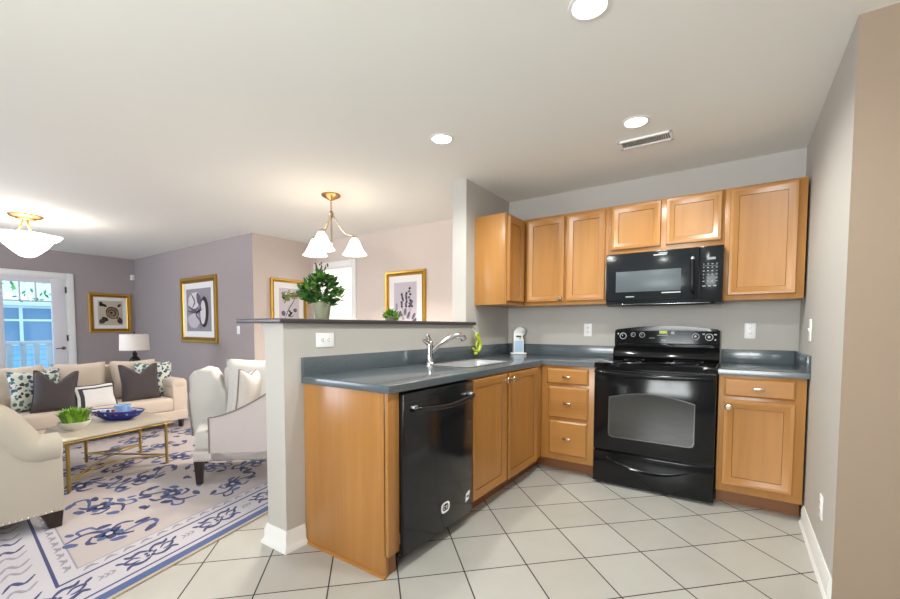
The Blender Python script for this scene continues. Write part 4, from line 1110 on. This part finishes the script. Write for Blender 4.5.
pillow(pT(-3.47, -2.41, .463, .30, 0, -.05), .34, .25, .10, 'pil_white', 'small white lumbar pillow with dark border at the sofa middle', 'pil_dark', matf=lum, n=30, group=G)
pillow(pT(-3.55, -1.99, .555, .20, 0), .36, .41, .13, 'charcoal', 'charcoal throw pillow beside the table lamp end of the sofa', 'charcoal', chop=.10, group=G)
pillow(pT(-3.69, -1.80, .555, .20, -.2), .36, .42, .12, 'floral', 'floral throw pillow with blue green leaves tucked behind a charcoal pillow', chop=.02, group=G)

# near sofa (faces +y), only its arm reaches into the picture
t = thing('sofa', 'cream sofa cut by the photo edge showing its rolled arm and nailhead trim', 'sofa', (-2.0, -3.6, 0))
ax = -1.305; fy_ = -3.145
prof = [(fy_, .10), (fy_, .43), (fy_-.02, .50), (-3.285, .53), (-3.37, .66), (-3.48, .77), (-4.02, .80), (-4.02, .10)]
m = MB(); m.prism(prof, 'x', ax-.17, ax, 'sofa_near', .012, 3)
arm = m.build('arm', t)
roll = fitpts([(ax-.045, fy_-.012, .478), (ax-.045, -3.27, .490), (ax-.045, -3.335, .58), (ax-.045, -3.42, .69), (ax-.045, -3.62, .74), (ax-.045, -4.0, .74)], 24)
m = MB(); m.tube([Vector(roll[0])+Vector((0, .012, 0))]+roll, [.058]+[.080]*25, 'sofa_near', 20); m.build('arm_roll', t)
m = MB(); m.prism(prof, 'x', -3.0, -2.83, 'sofa_near', .012, 3); m.tube([v+Vector((-1.51, 0, 0)) for v in roll], .075, 'sofa_near', 16); m.build('arm', t)
MB().box(-2.84, ax-.16, -4.0, fy_-.01, .10, .24, 'sofa_near', .01).build('base', t)
for a, b in ((-2.825, -2.155), (-2.150, ax-.175)): MB().box(a, b, -3.85, fy_-.0, .235, .40, 'sofa_near', .03, 4).build('seat_cushion', t)
MB().box(-2.84, ax-.16, -4.04, -3.86, .20, .80, 'sofa_near', .05, 5).build('back', t)
m = MB(); nails(m, [(ax+.001, fy_-.008, .112), (ax+.001, -4.0, .112)]); m.build('nailhead_trim', t)
for x, y in ((ax-.045, fy_-.05), (ax-.05, -3.96), (-2.95, fy_-.05), (-2.95, -3.96)):
    m = MB(); m.prism([(y-.055, .10), (y+.045, .10), (y+.035, .0112), (y-.02, .0112), (y-.035, .06)], 'x', x-.045, x+.042, 'dark_wood', .004); m.build('foot', t)

# armchair
t = thing('armchair', 'ivory swoop-arm armchair with nailhead trim partly hidden behind the half wall', 'armchair', (-1.2, -2.1, 0))
A_ = Vector((-1.335, -2.43, 0)); B_ = A_+Vector((.76, .65, 0)).normalized()*.80
Dv = Vector((-.86, .50, 0)).normalized(); D_ = A_+Dv*.62; C_ = B_+Vector((-.62, .78, 0)).normalized()*.60
Sd = (B_-A_).normalized(); Nn = Vector((Sd.y, -Sd.x, 0))      # outward normal of the near side
zc = .185
def sideT_(o, d): return frame(o, x=tuple(d), y=tuple(Vector((-d.y, d.x, 0))))
Ta = sideT_(A_, Sd)                                            # local x along the side, y inwards, z up
m = MB(Ta)
sw = [(.115, zc), (.115, .51)]+[(.115+.66*i/14, .51+.36*(i/14)**1.55) for i in range(1, 15)]+[(.80, .90), (.80, zc)]
m.prism(sw, 'y', .0, .075, 'chair', .012, 3); m.build('arm', t)
m = MB(Ta); c = [(.115, -.004, .505)]+[(.115+.66*i/14, -.002, .512+.36*(i/14)**1.55) for i in range(0, 15)]; m.tube(c, .006, 'piping', 6); m.tube([(.115, -.002, .25), (.115, -.002, .505)], .005, 'piping', 6); m.build('arm_piping', t)
m = MB(); q = [A_, B_, C_, D_]; m.prism([(v.x, v.y) for v in q], 'z', zc, .262, 'chair', .012, 3); m.build('base', t)
m = MB(); iA = A_+Sd*.015+Dv*.012; q = [iA, A_+Sd*.118+Dv*.0, A_+Sd*.125+Dv*.085, B_-Sd*.14+Dv*.10, C_+(A_-B_).normalized()*.12, D_+Dv*-.10, D_+Dv*-.1-Sd*.0]
q = [iA, A_+Sd*.118+Dv*.004, A_+Sd*.118+Dv*.085, B_-Sd*.12+Dv*.10, C_-Sd*.14, D_-Dv*.09]
m.prism([(v.x, v.y) for v in q], 'z', .262, .412, 'chair_in', .035, 4); m.build('seat_cushion', t)
# far wing: tall rounded panel leaning outwards along the front
Fd = (C_-D_).normalized(); Tf = sideT_(D_, Fd)
wing = [(-.01, zc), (-.03, .50), (-.045, .76), (-.01, .805), (.04, .82), (.10, .845), (.16, .83), (.20, .77), (.25, .64), (.29, .50), (.31, zc)]
m = MB(Tf); m.prism(wing, 'y', -.13, .0, 'chair_in', .045, 5); m.build('wing', t)
m = MB(Tf); m.tube([(-.012, -.135, .27), (-.031, -.137, .50), (-.046, -.13, .75)], .006, 'piping', 6); m.build('wing_piping', t)
# back with loose cushion
m = MB(Tf); m.box(.22, .98, -.10, .0, zc+.01, .84, 'chair', .04, 5); m.build('back', t)
cc = D_+Fd*.55+Vector((Fd.y, -Fd.x, 0))*.17
m = MB(Matrix.Translation((cc.x, cc.y, .655)) @ Matrix.Rotation(math.atan2(Fd.y, Fd.x), 4, 'Z') @ Matrix.Rotation(-.10, 4, 'X')); pillow_mesh(m, .56, .52, .17, 'chair_in'); m.build('back_cushion', t, smooth=70)
m = MB(Ta); nails(m, [(.02, -.001, .20), (.79, -.001, .20)], .02); m.build('nailhead_trim', t)
for v, sp in ((A_, (.025, .04)), (B_, (-.06, .05)), (C_, (-.06, -.06)), (D_, (.05, -.05))):
    p = v+Sd*sp[0]+Vector((-Nn.x, -Nn.y, 0))*sp[1]
    m = MB(); m.tube([(p.x, p.y, zc+.002), (p.x, p.y, .0112)], [.040, .026], 'dark_wood', 4); m.build('leg', t)
pillow(Matrix.Translation((-1.30, -2.02, .635)) @ Matrix.Rotation(2.12, 4, 'Z') @ Matrix.Rotation(.12, 4, 'X'), .34, .44, .13, 'chair_in', 'white throw pillow with pointed corners leaning in the ivory armchair', 'piping', chop=.05)

# ------------------------------------------------------------------ coffee table
TZ = .385
t = thing('coffee_table', 'pale stone topped coffee table on slim brass legs with curved stretchers', 'coffee table', (-2.3, -2.62, 0))
legs = [(-1.925, -2.985), (-2.072, -2.315), (-2.60, -2.325), (-2.665, -2.70)]
top = [(-1.895, -3.02), (-2.035, -2.27), (-2.64, -2.28), (-2.80, -2.47), (-2.74, -2.74), (-2.50, -2.97), (-2.2, -3.06)]
cxm = sum(p[0] for p in top)/7; cym = sum(p[1] for p in top)/7
MB().prism(top, 'z', TZ-.012, TZ, 'table_top', .003).build('top', t)
m = MB(); n = len(top)
for i in range(n):
    a, b = Vector((*top[i], 0)), Vector((*top[(i+1) % n], 0)); c = Vector((cxm, cym, 0))
    a = a+(c-a).normalized()*.012; b = b+(c-b).normalized()*.012; m.tube([(a.x, a.y, TZ-.023), (b.x, b.y, TZ-.023)], .010, 'table_gold', 4)
m.build('apron', t)
for x, y in legs: MB().tube([(x, y, TZ-.02), (x, y, .0112)], [.0125, .012], 'table_gold', 8).build('leg', t)
for a, b in ((0, 1), (1, 3), (0, 2), (2, 3)):
    p, q = legs[a], legs[b]; c = ((p[0]+q[0])/2*.62+cxm*.38, (p[1]+q[1])/2*.62+cym*.38)
    MB().tube(fitpts([(p[0], p[1], .085), (c[0], c[1], .10), (q[0], q[1], .085)], 14), .007, 'table_gold', 8).build('stretcher', t)
# grass bowl
bx, by = -2.26, -2.862
rnd = random.Random(31)
t = thing('potted_grass', 'bright lime green grass plant in a white bowl on the coffee table', 'plant', (bx, by, TZ))
MB().lathe([(0, 0), (.055, 0), (.06, .006), (.095, .05), (.10, .065), (.094, .066), (.088, .055), (0, .05)], (bx, by, TZ), 'bowl_white', seg=28).build('bowl', t)
m = MB()
for i in range(330):
    a = rnd.uniform(0, 2*PI); r0 = .07*rnd.random()**.5; out = rnd.uniform(.015, .065)*(r0/.075+.25); h = rnd.uniform(.085, .15)*(1-.25*r0/.075)
    p0 = Vector((bx+r0*math.cos(a), by+r0*math.sin(a), TZ+.045)); d = Vector((math.cos(a), math.sin(a), 0)); s_ = Vector((-d.y, d.x, 0))*.007
    p1 = p0+d*out*.4+Vector((0, 0, h*.7)); p2 = p0+d*out+Vector((0, 0, h))
    m.raw([tuple(p0-s_), tuple(p0+s_), tuple(p1+s_*1.3), tuple(p1-s_*1.3), tuple(p2)], [(0, 1, 2, 3), (3, 2, 4)], rnd.choice(['lime1', 'lime2', 'lime1', 'leaf3']))
m.build('blades', t, normals=False)
# blue oval bowl
ox, oy = -2.42, -2.545
th = math.atan2(.56, .83)
t = thing('oval_bowl', 'cobalt blue boat-shaped bowl with white and red patterned inside on the coffee table', 'bowl', (ox, oy, TZ))
T = Matrix.Translation((ox, oy, TZ)) @ Matrix.Rotation(th, 4, 'Z') @ Matrix.Diagonal((.84, .44, .9, 1))
m = MB(T); m.lathe([(0, 0), (.12, 0), (.13, .006), (.20, .04), (.245, .085), (.25, .092), (.243, .093), (.23, .086)], (0, 0, 0), 'cobalt', seg=40, scal=lambda a, h: 1+.10*abs(math.cos(a))**6); m.build('shell', t)
m = MB(T); m.lathe([(.238, .090), (.20, .055), (.12, .022), (0, .02)], (0, 0, 0), 'bowl_white', seg=40, scal=lambda a, h: 1+.10*abs(math.cos(a))**6); P(m.build('lining', t), 'white glazed inside')
m = MB(T)
for k in range(26):
    a = 2*PI*k/26; r = .206*(1+.1*abs(math.cos(a))**6)
    m.ball((r*math.cos(a), r*math.sin(a), .0655), .018, .03, .014, ['navy_dot', 'red_dot', 'navy_dot', 'pale_blue'][k % 4], 8, 5)
P(m.build('painted_pattern', t), 'navy and red painted dots')
ux, uy = ox+.03, oy+.03
t = thing('tea_cup', 'pale blue cup standing inside the cobalt boat-shaped bowl', 'cup', (ux, uy, TZ+.025))
MB().lathe([(0, 0), (.03, 0), (.034, .006), (.052, .05), (.058, .10), (.055, .10), (.048, .05), (.03, .01), (0, .008)], (ux, uy, TZ+.024), 'pale_blue', seg=24).build('body', t)
hp = [(ux+rx*(.052+.028*math.sin(PI*i/10)), uy+ry*(.052+.028*math.sin(PI*i/10)), TZ+.055+.06*i/10) for i in range(11)]
MB().tube(hp, .006, 'pale_blue', 8).build('handle', t)

# ------------------------------------------------------------------ lamp table and table lamp behind the sofa
lx2, ly2 = -4.45, -1.73
t = thing('side_table', 'dark side table behind the beige sofa holding the lamp', 'side table', (lx2, ly2, 0))
MB().box(lx2-.24, lx2+.24, ly2-.24, ly2+.24, .56, .59, 'dark_wood', .005).build('top', t)
for a in (-1, 1):
    for b in (-1, 1): MB().box(lx2+a*.20-.02, lx2+a*.20+.02, ly2+b*.20-.02, ly2+b*.20+.02, 0, .56, 'dark_wood').build('leg', t)
MB().box(lx2-.20, lx2+.20, ly2-.20, ly2+.20, .16, .18, 'dark_wood').build('shelf', t)
t = thing('table_lamp', 'table lamp with white drum shade and dark glass base behind the sofa', 'lamp', (lx2, ly2, .59))
MB().lathe([(0, 0), (.075, 0), (.078, .015), (.05, .03), (.035, .05), (.06, .09), (.07, .13), (.05, .18), (.022, .215), (.03, .235), (.02, .255), (.008, .27), (.008, .36), (0, .36)], (lx2, ly2, .59), 'lamp_dark', seg=24).build('base', t)
MB().lathe([(.160, .285), (.153, .49), (.150, .49), (.157, .285)], (lx2, ly2, .59), 'shade_fabric', seg=36).build('lamp_shade', t)
m = MB(); m.lathe([(0, .52), (.008, .515), (.010, .505), (.004, .495), (.004, .34)], (lx2, ly2, .59), 'lamp_dark', seg=10)
for k in range(3): a = 2*PI*k/3; m.cyl((lx2, ly2, .59+.487), (lx2+.152*math.cos(a), ly2+.152*math.sin(a), .59+.487), .002, 'lamp_dark', 6)
m.build('finial', t)
